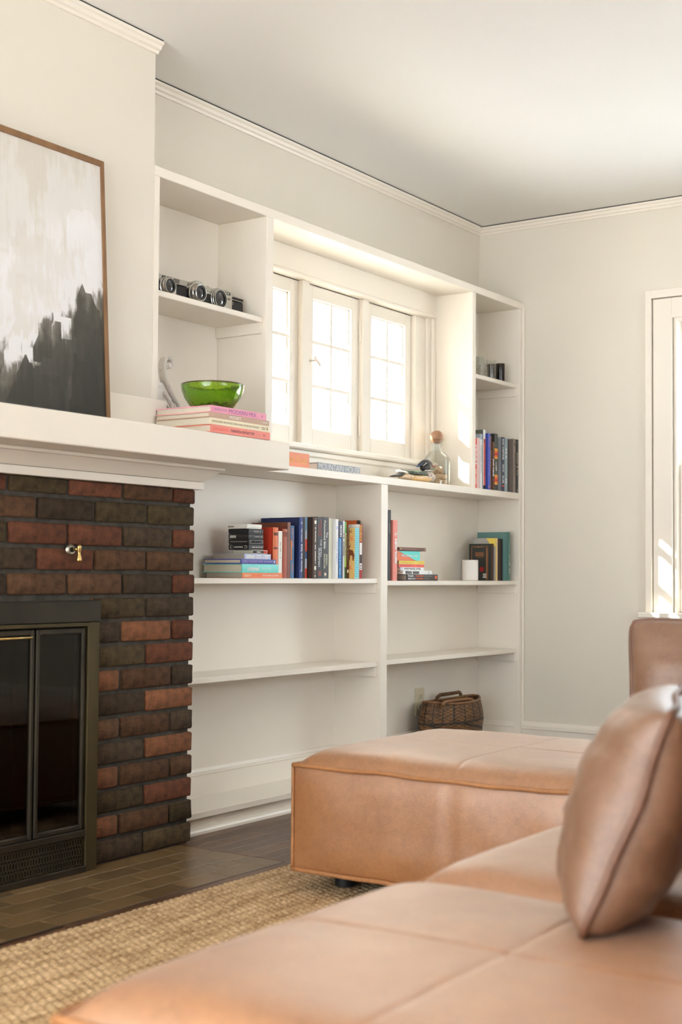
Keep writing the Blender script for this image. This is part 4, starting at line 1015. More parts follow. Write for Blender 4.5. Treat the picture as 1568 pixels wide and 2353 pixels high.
for q in range(7): cov_rect(0.036, 0.078, 0.66+q*0.017, 0.668+q*0.017, cop, 'text_line')
cov_rect(0.042, 0.072, 0.62, 0.625, cop, 'text_line'); cov_rect(0.0245, 0.040, 0.08, 0.19, flat(S(206, 204, 198)), 'barcode')
for q in range(5): box('barcode_bar', X0-0.0009, X0-0.0005, 0.040+0.026+q*0.0028, 0.040+0.026+q*0.0028+0.0014, ZR+Hh*0.10, ZR+Hh*0.17, flat(S(40, 40, 40)), bd['root'], bev=0)
bm = bmesh.new(); bm.faces.new([bm.verts.new((X0-0.0006, 0.040+0.046+0.011*math.cos(k*math.pi/10), ZR+Hh*0.31+0.0105*math.sin(k*math.pi/10))) for k in range(20)]); bm_obj('rose_print', bm, flat(S(150, 24, 36)), bd['root'])
b_ = rr('grey and yellow book with a tan spine behind the ornamental hardcover', 1158, 1193, 376, (150, 148, 142), 0.113, 0.030, spine_col=(214, 176, 104), soft=True); band(b_, 0.0, 1.0, (196, 190, 178), 0.75, 1.0)
xl = b_['root'].location.x-0.0004
bm = bmesh.new(); bm.faces.new([bm.verts.new((xl, 0.030+p_, ZR+b_['L']*q_)) for p_, q_ in ((0.002, 0.80), (0.002, 0.998), (0.046, 0.998), (0.030, 0.86))]); bm_obj('yellow_corner', bm, flat(S(228, 190, 84)), b_['root'])
rr('dark brown spine between the tan book and the tall teal book', 1197, 1228, 384, (72, 54, 46), 0.11, 0.045)
rr('slim black book touching the tall teal book', 1229, 1246, 386, (40, 44, 42), 0.11, 0.040)
b_ = rr('tall teal hardcover at the right end of the shelf', 1281, 1321, 317, (88, 122, 118), 0.150, 0.016, spine_col=(70, 108, 100), sp_round=0.06)
title(b_, 'BOOK OF', 0.53, 0.16, 0.3, (196, 190, 150)); marks(b_, 0.74, 0.22, 0.3, (196, 190, 150)); marks(b_, 0.30, 0.24, 0.2, (120, 150, 142))
# white candle
wax = M('white_ceramic', (0.78, 0.74, 0.68), 0.4)
pc = onY(rx(951), ry(800), 0.030)
cn = thing('candle', 'plain white cylindrical candle in front of the ornamental hardcover', 'candle', (pc.x, 0.045, ZR))
rc = (onY(rx(1045), 1300, 0.045)-onY(rx(857), 1300, 0.045)).length*math.cos(R(38))/2
rc = 0.033
hc = onY(rx(951), ry(597), 0.045).z-ZR
lathe('cup', [(rc-0.003, 0.0005), (rc, 0.003), (rc, hc-0.002), (rc-0.0015, hc), (rc-0.004, hc-0.001), (rc-0.0045, hc-0.012)], (pc.x, 0.045, ZR), wax, cn, n=40, cap1=False)
lathe('wax', [(0.0, hc-0.011), (rc-0.004, hc-0.011)], (pc.x, 0.045, ZR), M('candle_wax', (0.75, 0.70, 0.6), 0.5), cn, n=32, cap0=False, cap1=False)
tube('wick', [(pc.x, 0.045, ZR+hc-0.011), (pc.x+0.001, 0.045, ZR+hc-0.004)], 0.0008, black_pl, cn, n=6)

ROW['x'] = 4.9375; ROW['max'] = 5.3372
# ---- right upper bay: zoom frame (1070,780) x6.19
ZU = 1.160
qx = lambda x: 1070+x/6.19
qy = lambda y: 780+y/6.19
def qb(label, a0, a1, top, col, depth=0.16, yf_=0.020, **kw): return up('book', label, qx(a0), qx(a1), qy(top), ZU, col, depth, yf_, **kw)
GU = 'cookbooks in the upper right bay'
b_ = qb('red-spined cookbook, leftmost in the upper right bay', 140, 165, 1408, (204, 72, 58), 0.16, 0.012); title(b_, 'FEAST', 0.34, 0.42, 0.6, (246, 226, 214), bold=0.03); marks(b_, 0.76, 0.3, 0.4, (238, 190, 176))
b_ = qb('pink and white striped cookbook beside the red one', 167, 208, 1402, (206, 190, 186), 0.165, 0.012, soft=True); band(b_, 0, 1, (176, 128, 124), 0.3, 0.45); band(b_, 0, 1, (184, 150, 146), 0.72, 0.9)
b_ = qb('white cookbook with grey lettering in the upper right bay', 211, 243, 1345, (168, 176, 190), 0.165, 0.024, spine_col=(222, 222, 222)); title(b_, 'DEFINED DISH', 0.46, 0.5, 0.5, (130, 134, 140)); band(b_, 0.0, 0.10, (150, 160, 176))
b_ = qb('cookbook with an orange label between white and black ends', 248, 285, 1285, (88, 92, 80), 0.17, 0.020, spine_col=(222, 220, 218)); band(b_, 0.15, 0.93, (226, 98, 70), 0.18, 0.95); band(b_, 0.93, 1.0, (40, 38, 38)); title(b_, 'NATIONAL', 0.46, 0.22, 0.3, (150, 48, 36)); marks(b_, 0.68, 0.18, 0.3, (150, 48, 36)); marks(b_, 0.19, 0.04, 0.5, (60, 30, 30))
b_ = qb('bright blue cookbook with lilac lettering', 321, 356, 1338, (44, 64, 140), 0.16, 0.008, spine_col=(64, 82, 164)); title(b_, 'COOK THIS BOOK', 0.54, 0.44, 0.4, (132, 122, 206)); title(b_, 'MOLLY BAZ', 0.15, 0.18, 0.36, (190, 120, 90)); band(b_, 0.93, 0.965, (196, 110, 90), 0.3, 0.7)
b_ = qb('slim brown book between the blue and the patterned cookbook', 357, 371, 1372, (128, 92, 66), 0.15, 0.016); marks(b_, 0.42, 0.3, 0.5, (208, 170, 130))
b_ = qb('dark patterned cookbook with white lettering', 373, 413, 1455, (74, 48, 40), 0.15, 0.012)
for q in range(12): band(b_, 0.03+q*0.08, 0.05+q*0.08, (128, 74, 60), 0.1, 0.5); band(b_, 0.06+q*0.08, 0.075+q*0.08, (150, 120, 90), 0.5, 0.9)
title(b_, 'SAMI OBUSI', 0.53, 0.36, 0.55, (244, 236, 226), bold=0.03)
b_ = qb('grey-green book with two sunset orange bands', 416, 460, 1342, (52, 54, 50), 0.16, 0.020, spine_col=(74, 78, 74))
for (p_, q_) in ((0.26, 0.44), (0.72, 0.89)):
    n_ = 6; cc = [(224, 160, 70), (220, 128, 62), (200, 84, 64), (178, 60, 58), (214, 110, 62), (226, 164, 74)]
    for k in range(n_): band(b_, p_+(q_-p_)*k/n_, p_+(q_-p_)*(k+1)/n_, cc[k])
title(b_, 'CAMP', 0.575, 0.16, 0.42, (206, 200, 190), bold=0.02)
b_ = qb('dark slate cookbook with white lettering and a red line', 517, 557, 1392, (130, 132, 136), 0.155, 0.006, spine_col=(60, 68, 80)); title(b_, 'BAR TARTINE', 0.225, 0.38, 0.46, (244, 244, 244), bold=0.03); marks(b_, 0.57, 0.14, 0.18, (200, 204, 208), 0.64); marks(b_, 0.57, 0.14, 0.18, (200, 204, 208), 0.38); band(b_, 0.895, 0.912, (206, 70, 62)); marks(b_, 0.73, 0.035, 0.5, (190, 196, 202)); marks(b_, 0.80, 0.035, 0.5, (190, 196, 202))
b_ = qb('pale grey-blue book with white triangles', 559, 600, 1406, (140, 156, 164), 0.15, 0.016); 
f = b_['f']
for a_, sg in ((0.80, 1), (0.74, 1), (0.66, 1), (0.22, -1), (0.17, -1)):
    bm = bmesh.new(); L_, T = b_['L'], b_['T']; bm.faces.new([bm.verts.new(f(L_*a_-sg*0.006, T*0.25, -0.0006)), bm.verts.new(f(L_*a_-sg*0.006, T*0.75, -0.0006)), bm.verts.new(f(L_*a_+sg*0.006, T*0.5, -0.0006))]); bm_obj('triangle_print', bm, flat(S(220, 224, 226)), b_['root'])
b_ = qb('taupe book with dark lettering, second from the right', 682, 714, 1416, (104, 94, 86), 0.15, 0.0, spine_col=(128, 116, 108)); title(b_, 'COCKTAIL CODEX', 0.48, 0.46, 0.42, (64, 56, 52)); marks(b_, 0.1, 0.05, 0.4, (74, 66, 60))
b_ = qb('black cocktail book at the right end of the upper right bay', 719, 754, 1426, (36, 36, 34), 0.15, 0.006, sp_round=0.04); title(b_, 'Death & Co', 0.46, 0.42, 0.46, (196, 184, 150)); marks(b_, 0.06, 0.03, 0.3, (170, 160, 130)); marks(b_, 0.95, 0.02, 0.3, (170, 160, 130))

# tumblers on the right shelf
cg = thin_glass('clear_glass', (0.93, 0.94, 0.93)); smoke = thin_glass('smoke_glass', (0.45, 0.38, 0.30)); dk_smoke = thin_glass('dark_smoke_glass', (0.30, 0.25, 0.19))
def tumbler(label, u, yc, r0, r1, h, mat, pattern=None, sx=1.0):
    p = onY(u, 870, yc); o = thing('tumbler', label, 'glass', (p.x, yc, 1.640), group=None)
    lathe('glass', [(0, 0.0008), (r0, 0.0008), (r0+0.001, 0.004), (r1, h), (r1-0.0022, h), (r0-0.001, 0.010), (0, 0.009)], (p.x, yc, 1.640), mat, o, n=28, cap0=False, cap1=False)
    if pattern:
        for k in range(11):
            a_ = k*2*math.pi/11; rr_ = r0+(r1-r0)*0.4+0.0012
            for q in range(2):
                lathe('leaf_print', [(0.0, 0), (0.0045, 0.0), (0.0, 0.0006)], (p.x+rr_*math.cos(a_), yc+rr_*math.sin(a_), 1.640+h*(0.30+0.25*q+0.05*(k % 3))), flat(S(*pattern[(k+q) % len(pattern)])), o, n=5, cap0=False, cap1=False)
    return o
tumbler('clear tumbler with a small leaf pattern beside the window upright', 1105, 0.050, 0.0205, 0.0225, 0.090, cg, [(120, 70, 56), (70, 90, 70), (60, 50, 46)])
tumbler('clear straight tumbler between the patterned and the dark one', 1129, 0.046, 0.0195, 0.0205, 0.085, cg)
tumbler('dark smoked glass tumbler, rightmost on the small shelf', 1150, 0.050, 0.0185, 0.0198, 0.083, dk_smoke)
tumbler('smoked glass tumbler behind the clear straight one', 1131, 0.110, 0.0195, 0.0215, 0.090, smoke)

# ---- ledge under the window
ZL = 1.1605
p0 = onY(632, 1055, 0.020); p1 = onY(711, 1060, 0.020)
t = onY(690, 1041, 0.02).z-ZL
b_ = book('book', 'orange book lying on the ledge beside the mantel end', 'flat', (p0.x, 0.020, ZL), p1.x-p0.x, t, 0.145, (224, 128, 92)); title(b_, 'Golden Fruit', 0.50, 0.86, 0.45, (214, 162, 84))
p0 = onY(731, 1070, 0.016); p1 = onY(828, 1080, 0.016); t = onY(731, 1062, 0.016).z-ZL
b_ = book('book', 'grey book with tall white lettering lying on the ledge below the window', 'flat', (p0.x, 0.016, ZL), p1.x-p0.x, t, 0.115, (128, 132, 136), page=M('pink_edge_pages', S(226, 214, 208), 0.8)); title(b_, 'MOUNTAIN HOUSE', 0.5, 0.97, 0.86, (232, 234, 236), bold=-0.012)
# ================================================================== mantel stack
ZM = MZ1+0.0003
ymf = -0.234
def ms(label, u0, u1, t, col, dep, page=pagem, **kw):
    global zst
    p0 = onY(u0, 960, ymf); p1 = onY(u1, 980, ymf)
    r_ = book('book', label, 'flat', (p0.x, ymf, zst), p1.x-p0.x, t, dep, col, page=page, **kw); zst += t+0.0003; return r_
zst = ZM
b_ = ms('salmon art book at the bottom of the stack on the mantel', 485, 621, 0.0225, (236, 124, 112), 0.205); title(b_, 'TWENTIETH-CENTURY TYPE', 0.52, 0.40, 0.34, (120, 66, 74), bold=0.02); title(b_, 'LEWIS BLACKWELL', 0.16, 0.24, 0.34, (216, 92, 84)); title(b_, 'K', 0.90, 0.04, 0.34, (150, 70, 70))
b_ = ms('beige art book second from the bottom on the mantel', 483.5, 620, 0.0190, (214, 196, 168), 0.205, soft=True); title(b_, 'HOHAUSER: ARCHITECTURAL AND INTERIOR MODELS', 0.42, 0.78, 0.30, (120, 104, 88)); marks(b_, 0.885, 0.07, 0.16, (120, 104, 88), 0.62); marks(b_, 0.89, 0.06, 0.16, (120, 104, 88), 0.38); band(b_, 0.945, 0.965, (130, 112, 96), 0.25, 0.75)
b_ = ms('taupe art book second from the top on the mantel', 481, 619, 0.0150, (170, 140, 122), 0.205); title(b_, 'MONET', 0.42, 0.19, 0.58, (244, 232, 206)); title(b_, 'ABRAMS', 0.93, 0.09, 0.24, (236, 224, 196))
b_ = ms('pink art book on top of the stack on the mantel under the bowl', 485, 612, 0.0195, (214, 146, 160), 0.2105, spine_col=(214, 140, 160)); title(b_, 'MODERN MIX', 0.56, 0.50, 0.62, (136, 92, 142), bold=0.0); title(b_, 'EDDIE ROSS', 0.17, 0.22, 0.36, (150, 104, 150)); title(b_, 'A', 0.92, 0.03, 0.4, (110, 76, 116))
# green glass bowl
gg = bpy.data.materials.new('green_crackle_glass'); gg.use_nodes = True
N = gg.node_tree.nodes; L = gg.node_tree.links; b = N['Principled BSDF']
b.inputs['Base Color'].default_value = (0.36, 0.64, 0.04, 1); b.inputs['Roughness'].default_value = 0.06; b.inputs['Transmission Weight'].default_value = 0.9; b.inputs['IOR'].default_value = 1.35
b.inputs['Coat Weight'].default_value = 0.5
vo = N.new('ShaderNodeTexVoronoi'); vo.inputs['Scale'].default_value = 55; tc = N.new('ShaderNodeTexCoord'); L.new(tc.outputs['Object'], vo.inputs[0])
bpn = N.new('ShaderNodeBump'); bpn.inputs['Strength'].default_value = 0.5; bpn.inputs['Distance'].default_value = 0.003; L.new(vo.outputs['Distance'], bpn.inputs['Height']); L.new(bpn.outputs[0], b.inputs['Normal'])
pb = onY(488.5, 935, -0.130)
bw = thing('glass_bowl', 'green crackle glass bowl on the stack of art books', 'bowl', (pb.x, -0.130, zst))
rb_ = 0.0935
lathe('bowl', [(0.0, 0.0005), (0.045, 0.0008), (0.052, 0.003), (0.068, 0.016), (0.083, 0.038), (0.0915, 0.060), (0.0935, 0.072), (0.0930, 0.078), (0.0895, 0.078), (0.088, 0.066), (0.080, 0.040), (0.064, 0.019), (0.046, 0.008), (0.0, 0.007)], (pb.x, -0.130, zst), gg, bw, n=56, cap0=False, cap1=False)
lathe('rim', [(0.0895, 0.0765), (0.0930, 0.0765), (0.0937, 0.079), (0.0912, 0.081), (0.0890, 0.079)], (pb.x, -0.130, zst), M('bowl_rim', (0.10, 0.09, 0.03), 0.3), bw, n=56, cap0=False, cap1=False)
rk = random.Random(5)
for k in range(9):
    a_ = k*2.3; r_ = 0.018+0.022*rk.random()
    c_ = Vector((pb.x+r_*math.cos(a_), -0.130+r_*math.sin(a_), zst+0.0135+0.0035*(k % 3)))
    bm = bmesh.new(); bm_box(bm, -0.014, 0.014, -0.006, 0.006, -0.0018, 0.0018, 0.0006)
    bmesh.ops.transform(bm, matrix=Matrix.Translation(c_) @ Euler((rk.uniform(-.5, .5), rk.uniform(-.5, .5), a_)).to_matrix().to_4x4(), verts=bm.verts)
    tag(bm_obj('matchbook', bm, M('matchbook_card', (0.012, 0.011, 0.010), 0.6)), 'small dark matchbook lying inside the green bowl', 'matchbook', 'matchbooks in the green bowl')

# white scroll bracket standing in the bay behind the stack
plaster = M('antiqued_white_plaster', (0.84, 0.80, 0.75), 0.5, col2=(0.66, 0.57, 0.50), vscale=50, contrast=(0.5, 0.8))
sb = thing('scroll_bracket', 'white carved scroll bracket standing behind the art books', 'ornament', (3.03, 0.070, 1.1605))
ys = 0.070
def sp_(u, v): p = onY(u, v, ys); return Vector((p.x, ys, p.z))
cen = sp_(384.8, 839)
kp = [sp_(u, v) for u, v in ((386, 846.5), (390, 844), (392, 837), (390.3, 829), (385, 823.2), (379.3, 823.2), (375.4, 829.5), (374.0, 839), (374.0, 851), (375.3, 863), (378.5, 876), (384, 890), (391, 905), (398, 919), (404, 931), (409, 944), (414, 960))]
full = []
for i in range(len(kp)-1):
    a0, a1, a2, a3 = kp[max(i-1, 0)], kp[i], kp[i+1], kp[min(i+2, len(kp)-1)]
    for k in range(4):
        t_ = k/4; q = 0.5*((2*a1)+(a2-a0)*t_+(2*a0-5*a1+4*a2-a3)*t_*t_+(3*a1-a0-3*a2+a3)*t_**3); full.append(Vector((q.x, q.y, max(q.z, 1.1685))))
bm = bmesh.new()
def ribbon(pts, wid, dep, off=0.0):
    rings = []
    for i, p in enumerate(pts):
        t_ = (pts[min(i+1, len(pts)-1)]-pts[max(i-1, 0)]).normalized(); s_ = Vector((t_.z, 0, -t_.x))
        w_ = wid*(0.6+0.4*min(1, i/20))
        rings.append([p+s_*(w_*a_)+Vector((0, d_, 0)) for a_, d_ in ((-1, dep), (-1, -dep*0.6), (-0.7, -dep), (-0.35, -dep*0.7), (0, -dep*0.95), (0.35, -dep*0.7), (0.7, -dep), (1, -dep*0.6), (1, dep))])
    bm_loft(bm, rings)
ribbon(full, 0.0046, 0.013)
bm_obj('scroll', bm, plaster, sb, smooth=False)
lathe('rosette', [(0.0, -0.014), (0.005, -0.0135), (0.0075, -0.010), (0.0082, 0.012)], (cen.x-0.0005, ys, cen.z-0.001), plaster, sb, n=20, axis='Y')
# acanthus web between scroll and back edge
web = [sp_(372, 880), sp_(378, 892), sp_(386, 908), sp_(394, 925), sp_(402, 945)]
base_z = 1.1610
pts = [(p.x, p.z) for p in web]+[(web[-1].x+0.008, base_z), (2.985, base_z), (2.985, web[0].z)]
prism('back_plate', pts, ys-0.004, ys+0.014, plaster, sb, axis='Y')
for (u, v, r_) in ((380, 910, 0.008), (386, 922, 0.010), (377, 926, 0.008), (392, 932, 0.009), (381, 934, 0.008), (375, 905, 0.006), (399, 934, 0.007)):
    p = sp_(u, v)
    lathe('leaf', [(0.0, -r_*1.0), (r_*0.5, -r_*0.85), (r_*0.9, -r_*0.35), (r_, 0.0)], (p.x, ys-0.003, p.z), plaster, sb, n=9, axis='Y', sy=1.5)
box('foot', 2.984, web[-1].x+0.030, ys-0.016, ys+0.016, 1.1607, 1.170, plaster, sb, bev=0.003)

# ================================================================== three film cameras
chrome = M('satin_chrome', (0.50, 0.485, 0.45), 0.24, metal=1.0)
leath = M('camera_leatherette', (0.018, 0.017, 0.016), 0.6, bump=0.5, bscale=400)
lensg = M('lens_glass', (0.012, 0.010, 0.014), 0.06, spec=0.8, coat=0.6)
darkm = M('lens_black', (0.014, 0.014, 0.014), 0.35)
finder = M('finder_glass', (0.10, 0.09, 0.08), 0.12, coat=0.5)
ZC3 = 1.6403
def cam_at(name, label, x0, x1, yf):
    return thing(name, label, 'camera', ((x0+x1)/2, yf+0.02, ZC3), group='film cameras on the upper left shelf')
def lens(root, cx, yf, cz, r, steps, front):
    cz = max(cz, ZC3+max(q[0] for q in steps)+0.0004)
    root = lathe('lens_barrel', steps, (cx, yf, cz), chrome, root, n=36, axis='Y')
    lathe('lens_ring', [(r*0.60, front-0.0006), (r*0.90, front-0.0012), (r*0.93, front+0.002)], (cx, yf, cz), darkm, root, n=36, axis='Y', cap0=False, cap1=False)
    lathe('lens_element', [(0.0, front-0.001), (r*0.3, front-0.0005), (r*0.62, front+0.002)], (cx, yf, cz), lensg, root, n=30, axis='Y', cap0=False, cap1=False)
def px3(u, y): return onY(u, 680, y).x
# rangefinder
yc = 0.060; x0, x1 = px3(366, yc)-0.012, px3(431, yc)
r_ = cam_at('film_camera', 'chrome and black rangefinder camera, leftmost of the three on the shelf', x0, x1, yc)
hT = onY(400, 637, yc).z-ZC3
box('body', x0, x1, yc, yc+0.034, ZC3+0.002, ZC3+hT*0.70, leath, r_, bev=0.006, seg=2)
box('base_plate', x0, x1, yc-0.0005, yc+0.0345, ZC3, ZC3+0.006, chrome, r_, bev=0.002)
box('top_plate', x0, x1, yc-0.001, yc+0.035, ZC3+hT*0.70, ZC3+hT, chrome, r_, bev=0.003, seg=2)
box('front_plate', x0+0.012, px3(404, yc), yc-0.003, yc+0.001, ZC3+0.006, ZC3+hT*0.72, chrome, r_, bev=0.001)
for ua, ub in ((371.5, 380), (383, 394), (399, 411)):
    box('finder_window', px3(ua, yc), px3(ub, yc), yc-0.0028, yc, ZC3+hT*0.74, ZC3+hT*0.94, finder, r_, bev=0.0006)
lens(r_, px3(390, yc-0.02), yc, ZC3+hT*0.36, 0.0245, [(0.028, 0.0), (0.0285, -0.006), (0.0265, -0.007), (0.0265, -0.016), (0.0245, -0.018), (0.0245, -0.024), (0.0225, -0.0245), (0.015, -0.022)], -0.0235)
lathe('shutter_button', [(0.006, 0), (0.006, 0.002), (0.0, 0.0025)], (px3(420, yc), yc+0.015, ZC3+hT), chrome, r_, n=16, cap1=False)
# slr with chrome prism
yc = 0.066; x0, x1 = px3(434, yc), px3(493, yc)
r_ = cam_at('film_camera', 'single lens reflex camera with a pointed chrome prism, middle of the three', x0, x1, yc)
hb = onY(480, 659, yc).z-ZC3; hp = onY(452, 646, yc).z-ZC3
box('body', x0, x1, yc, yc+0.036, ZC3+0.002, ZC3+hb*0.64, leath, r_, bev=0.006, seg=2)
box('base_plate', x0, x1, yc-0.0005, yc+0.0365, ZC3, ZC3+0.006, chrome, r_, bev=0.002)
box('top_plate', x0, x1, yc-0.001, yc+0.037, ZC3+hb*0.64, ZC3+hb, chrome, r_, bev=0.003, seg=2)
xa, xb, xm = px3(437, yc), px3(470, yc), px3(453, yc)
bm = bmesh.new(); bm_loft(bm, [[(xa, yc-0.010, ZC3+hb*0.60), (xb, yc-0.010, ZC3+hb*0.60), (xb, yc+0.034, ZC3+hb*0.60), (xa, yc+0.034, ZC3+hb*0.60)],
    [(xa+0.004, yc-0.010, ZC3+hb*0.92), (xb-0.004, yc-0.010, ZC3+hb*0.92), (xb-0.004, yc+0.034, ZC3+hb*0.92), (xa+0.004, yc+0.034, ZC3+hb*0.92)],
    [(xm-0.010, yc-0.007, ZC3+hp), (xm+0.010, yc-0.007, ZC3+hp), (xm+0.010, yc+0.012, ZC3+hp), (xm-0.010, yc+0.012, ZC3+hp)]])
bm_obj('prism_housing', bm, chrome, r_)
box('meter_cell', px3(443, yc), px3(463, yc), yc-0.0118, yc-0.0098, ZC3+hb*0.70, ZC3+hb*0.90, finder, r_, bev=0.0006)
lens(r_, px3(453, yc-0.02), yc-0.010, ZC3+hb*0.34, 0.0255, [(0.0305, 0.01), (0.031, -0.004), (0.029, -0.006), (0.030, -0.012), (0.0285, -0.018), (0.0275, -0.019), (0.0265, -0.027), (0.0245, -0.028), (0.016, -0.024)], -0.0265)
lathe('dial', [(0.008, 0), (0.008, 0.005), (0.0, 0.0055)], (px3(483, yc), yc+0.016, ZC3+hb), chrome, r_, n=20, cap1=False)
lathe('screw', [(0.0, -0.002), (0.003, -0.002), (0.0035, 0)], (px3(490, yc), yc, ZC3+hb*0.58), chrome, r_, n=14, axis='Y', cap0=False)
lettering('Mark II', (px3(480, yc), yc-0.0016, ZC3+hb*0.78), (1, 0, 0), (0, 0, 1), 0.020, 0.003, flat(S(70, 66, 62)), r_)
# third camera with the name plate
yc = 0.072; x0, x1 = px3(489, yc), px3(560, yc)
r_ = cam_at('film_camera', 'camera with a black name plate on its finder, rightmost of the three', x0, x1, yc)
hb = onY(545, 684, yc).z-ZC3; hp = onY(512, 665, yc).z-ZC3
xk = px3(532, yc)
box('body', x0, x1, yc, yc+0.034, ZC3+0.004, ZC3+hb*0.80, leath, r_, bev=0.005, seg=2)
box('base_plate', x0, x1, yc-0.0005, yc+0.0345, ZC3, ZC3+0.005, chrome, r_, bev=0.0015)
box('top_plate', xk, x1, yc-0.001, yc+0.035, ZC3+hb*0.80, ZC3+hb*0.86, chrome, r_, bev=0.001)
box('top_band', xk+0.001, x1-0.001, yc, yc+0.034, ZC3+hb*0.86, ZC3+hb*0.97, leath, r_, bev=0.001)
box('top_cap', xk, x1, yc-0.001, yc+0.035, ZC3+hb*0.97, ZC3+hb, chrome, r_, bev=0.001)
boxes('film_lever', [(px3(537, yc), px3(552, yc), yc+0.006, yc+0.020, ZC3+hb, ZC3+hb+0.004), (px3(534, yc), px3(540, yc), yc+0.004, yc+0.022, ZC3+hb, ZC3+hb+0.007)], chrome, r_)
box('front_plate', x0+0.004, xk, yc-0.004, yc+0.001, ZC3+0.006, ZC3+hb*0.98, chrome, r_, bev=0.0015)
xa, xb = px3(492.5, yc), px3(526, yc)
bm = bmesh.new(); zt_ = ZC3+hb*0.96
bm_loft(bm, [[(xa, yc-0.006, zt_), (xb, yc-0.006, zt_), (xb, yc+0.034, zt_), (xa, yc+0.034, zt_)], [(xa, yc-0.006, zt_+(ZC3+hp-zt_)*0.62), (xb, yc-0.006, zt_+(ZC3+hp-zt_)*0.62), (xb, yc+0.034, zt_+(ZC3+hp-zt_)*0.62), (xa, yc+0.034, zt_+(ZC3+hp-zt_)*0.62)],
    [(xa+0.012, yc-0.001, ZC3+hp), (xb-0.010, yc-0.001, ZC3+hp), (xb-0.014, yc+0.02, ZC3+hp), (xa+0.014, yc+0.02, ZC3+hp)]])
bm_obj('finder_hood', bm, chrome, r_)
zp0, zp1 = zt_+0.001, zt_+(ZC3+hp-zt_)*0.58
box('name_plate', xa+0.001, xb-0.001, yc-0.0075, yc-0.006, zp0, zp1, darkm, r_, bev=0.0003)
lettering('EXAKTA', ((xa+xb)/2+0.0005, yc-0.0081, (zp0+zp1)/2), (1, 0, 0), (0, 0, 1), (xb-xa)*0.80, (zp1-zp0)*0.58, flat(S(222, 214, 200)), r_, bold=0.01)
lens(r_, px3(504, yc-0.012), yc-0.004, ZC3+hb*0.32, 0.030, [(0.0355, 0.004), (0.036, -0.004), (0.034, -0.005), (0.034, -0.010), (0.032, -0.011), (0.032, -0.016), (0.0305, -0.0165), (0.02, -0.014)], -0.0155)
for (u, v) in ((526, 686), (529, 688)):
    p = onY(u, v, yc-0.006); tube('strap_lug', [(p.x-0.003, yc-0.006, p.z-0.002), (p.x+0.003, yc-0.009, p.z+0.002)], 0.0016, chrome, r_, n=8)
p = onY(535, 697, yc); bm = bmesh.new(); bm_tube(bm, [(p.x+0.0036*math.cos(k*math.pi/8), yc-0.001, p.z+0.0036*math.sin(k*math.pi/8)) for k in range(16)], 0.0011, 6, True); bm_obj('socket_ring', bm, chrome, r_, smooth=True)

# ================================================================== duck decoy on the ledge
yd = 0.045
DP = lambda u, v: onY(860+u/7.84, 960+v/7.84, yd)
xt, xh = DP(315, 1060).x, DP(1140, 870).x
dk = thing('duck_decoy', 'small painted wood duck decoy on the ledge under the window', 'ornament', (DP(760, 1100).x, yd, 1.1605))
dmat = lambda n, c, c2=None, vs=120: M('duck_'+n, S(*c), 0.5, col2=S(*c2) if c2 else None, vscale=vs, contrast=(0.42, 0.58))
flank = dmat('flank', (226, 186, 128)); breast = dmat('breast', (150, 128, 112), (214, 206, 196), 160); backf = dmat('back', (44, 54, 48), (88, 100, 84), 90); dark_ = dmat('dark', (50, 46, 44)); blue_ = dmat('blue', (58, 74, 104)); white_ = dmat('white', (236, 232, 224)); rump = dmat('rump', (190, 160, 130), (226, 204, 176), 140); redb = dmat('bill', (164, 50, 46)); yelb = dmat('bill_base', (226, 190, 110))
def loft_pts(name, secs, mat, n=18):
    """secs: (u, v_center, half height px, half depth m)"""
    bm = bmesh.new(); rings = []
    for u, v, hp_, hd in secs:
        c_ = DP(u, v); top = DP(u, v-hp_); hh = (top-c_).z
        rings.append([(c_.x, yd+hd*math.cos(2*math.pi*k/n), max(1.1608, c_.z+hh*math.sin(2*math.pi*k/n))) for k in range(n)])
    bm_loft(bm, rings); return bm_obj(name, bm, mat, dk, smooth=True)
loft_pts('flank', [(600, 1090, 30, 0.022), (640, 1088, 60, 0.030), (720, 1095, 72, 0.034), (830, 1100, 72, 0.034), (920, 1105, 60, 0.031)], flank)
loft_pts('back', [(480, 935, 6, 0.004), (560, 970, 22, 0.014), (620, 990, 40, 0.022), (700, 1005, 55, 0.027), (800, 1012, 55, 0.028), (880, 1025, 50, 0.024), (910, 1040, 30, 0.015)], backf)
loft_pts('breast', [(880, 1060, 70, 0.028), (920, 1060, 95, 0.031), (970, 1065, 95, 0.030), (1010, 1075, 85, 0.026), (1045, 1090, 60, 0.016), (1055, 1095, 30, 0.008)], breast)
loft_pts('rump', [(470, 1060, 35, 0.012), (520, 1050, 55, 0.022), (570, 1058, 55, 0.026), (625, 1075, 55, 0.028)], rump)
loft_pts('tail', [(315, 1052, 12, 0.010), (370, 1045, 22, 0.015), (440, 1030, 34, 0.016), (500, 1010, 36, 0.015), (520, 1000, 20, 0.008)], dark_)
loft_pts('tail_covert', [(415, 955, 16, 0.006), (450, 960, 26, 0.012), (520, 975, 26, 0.014), (600, 992, 20, 0.012), (622, 996, 8, 0.006)], white_)
loft_pts('neck', [(850, 890, 20, 0.006), (880, 900, 60, 0.014), (920, 880, 90, 0.017), (960, 890, 60, 0.014), (975, 930, 30, 0.010)], dark_)
loft_pts('head', [(800, 860, 26, 0.006), (850, 830, 50, 0.013), (900, 810, 56, 0.018), (950, 815, 55, 0.018), (1000, 835, 42, 0.014), (1025, 855, 22, 0.008)], dark_)
loft_pts('crest', [(765, 882, 5, 0.003), (800, 862, 20, 0.007), (850, 815, 32, 0.012), (900, 782, 26, 0.014), (950, 768, 12, 0.010), (985, 785, 8, 0.006)], blue_)
loft_pts('neck_ring', [(885, 955, 16, 0.017), (920, 952, 16, 0.020), (960, 952, 16, 0.018), (975, 950, 12, 0.012)], white_)
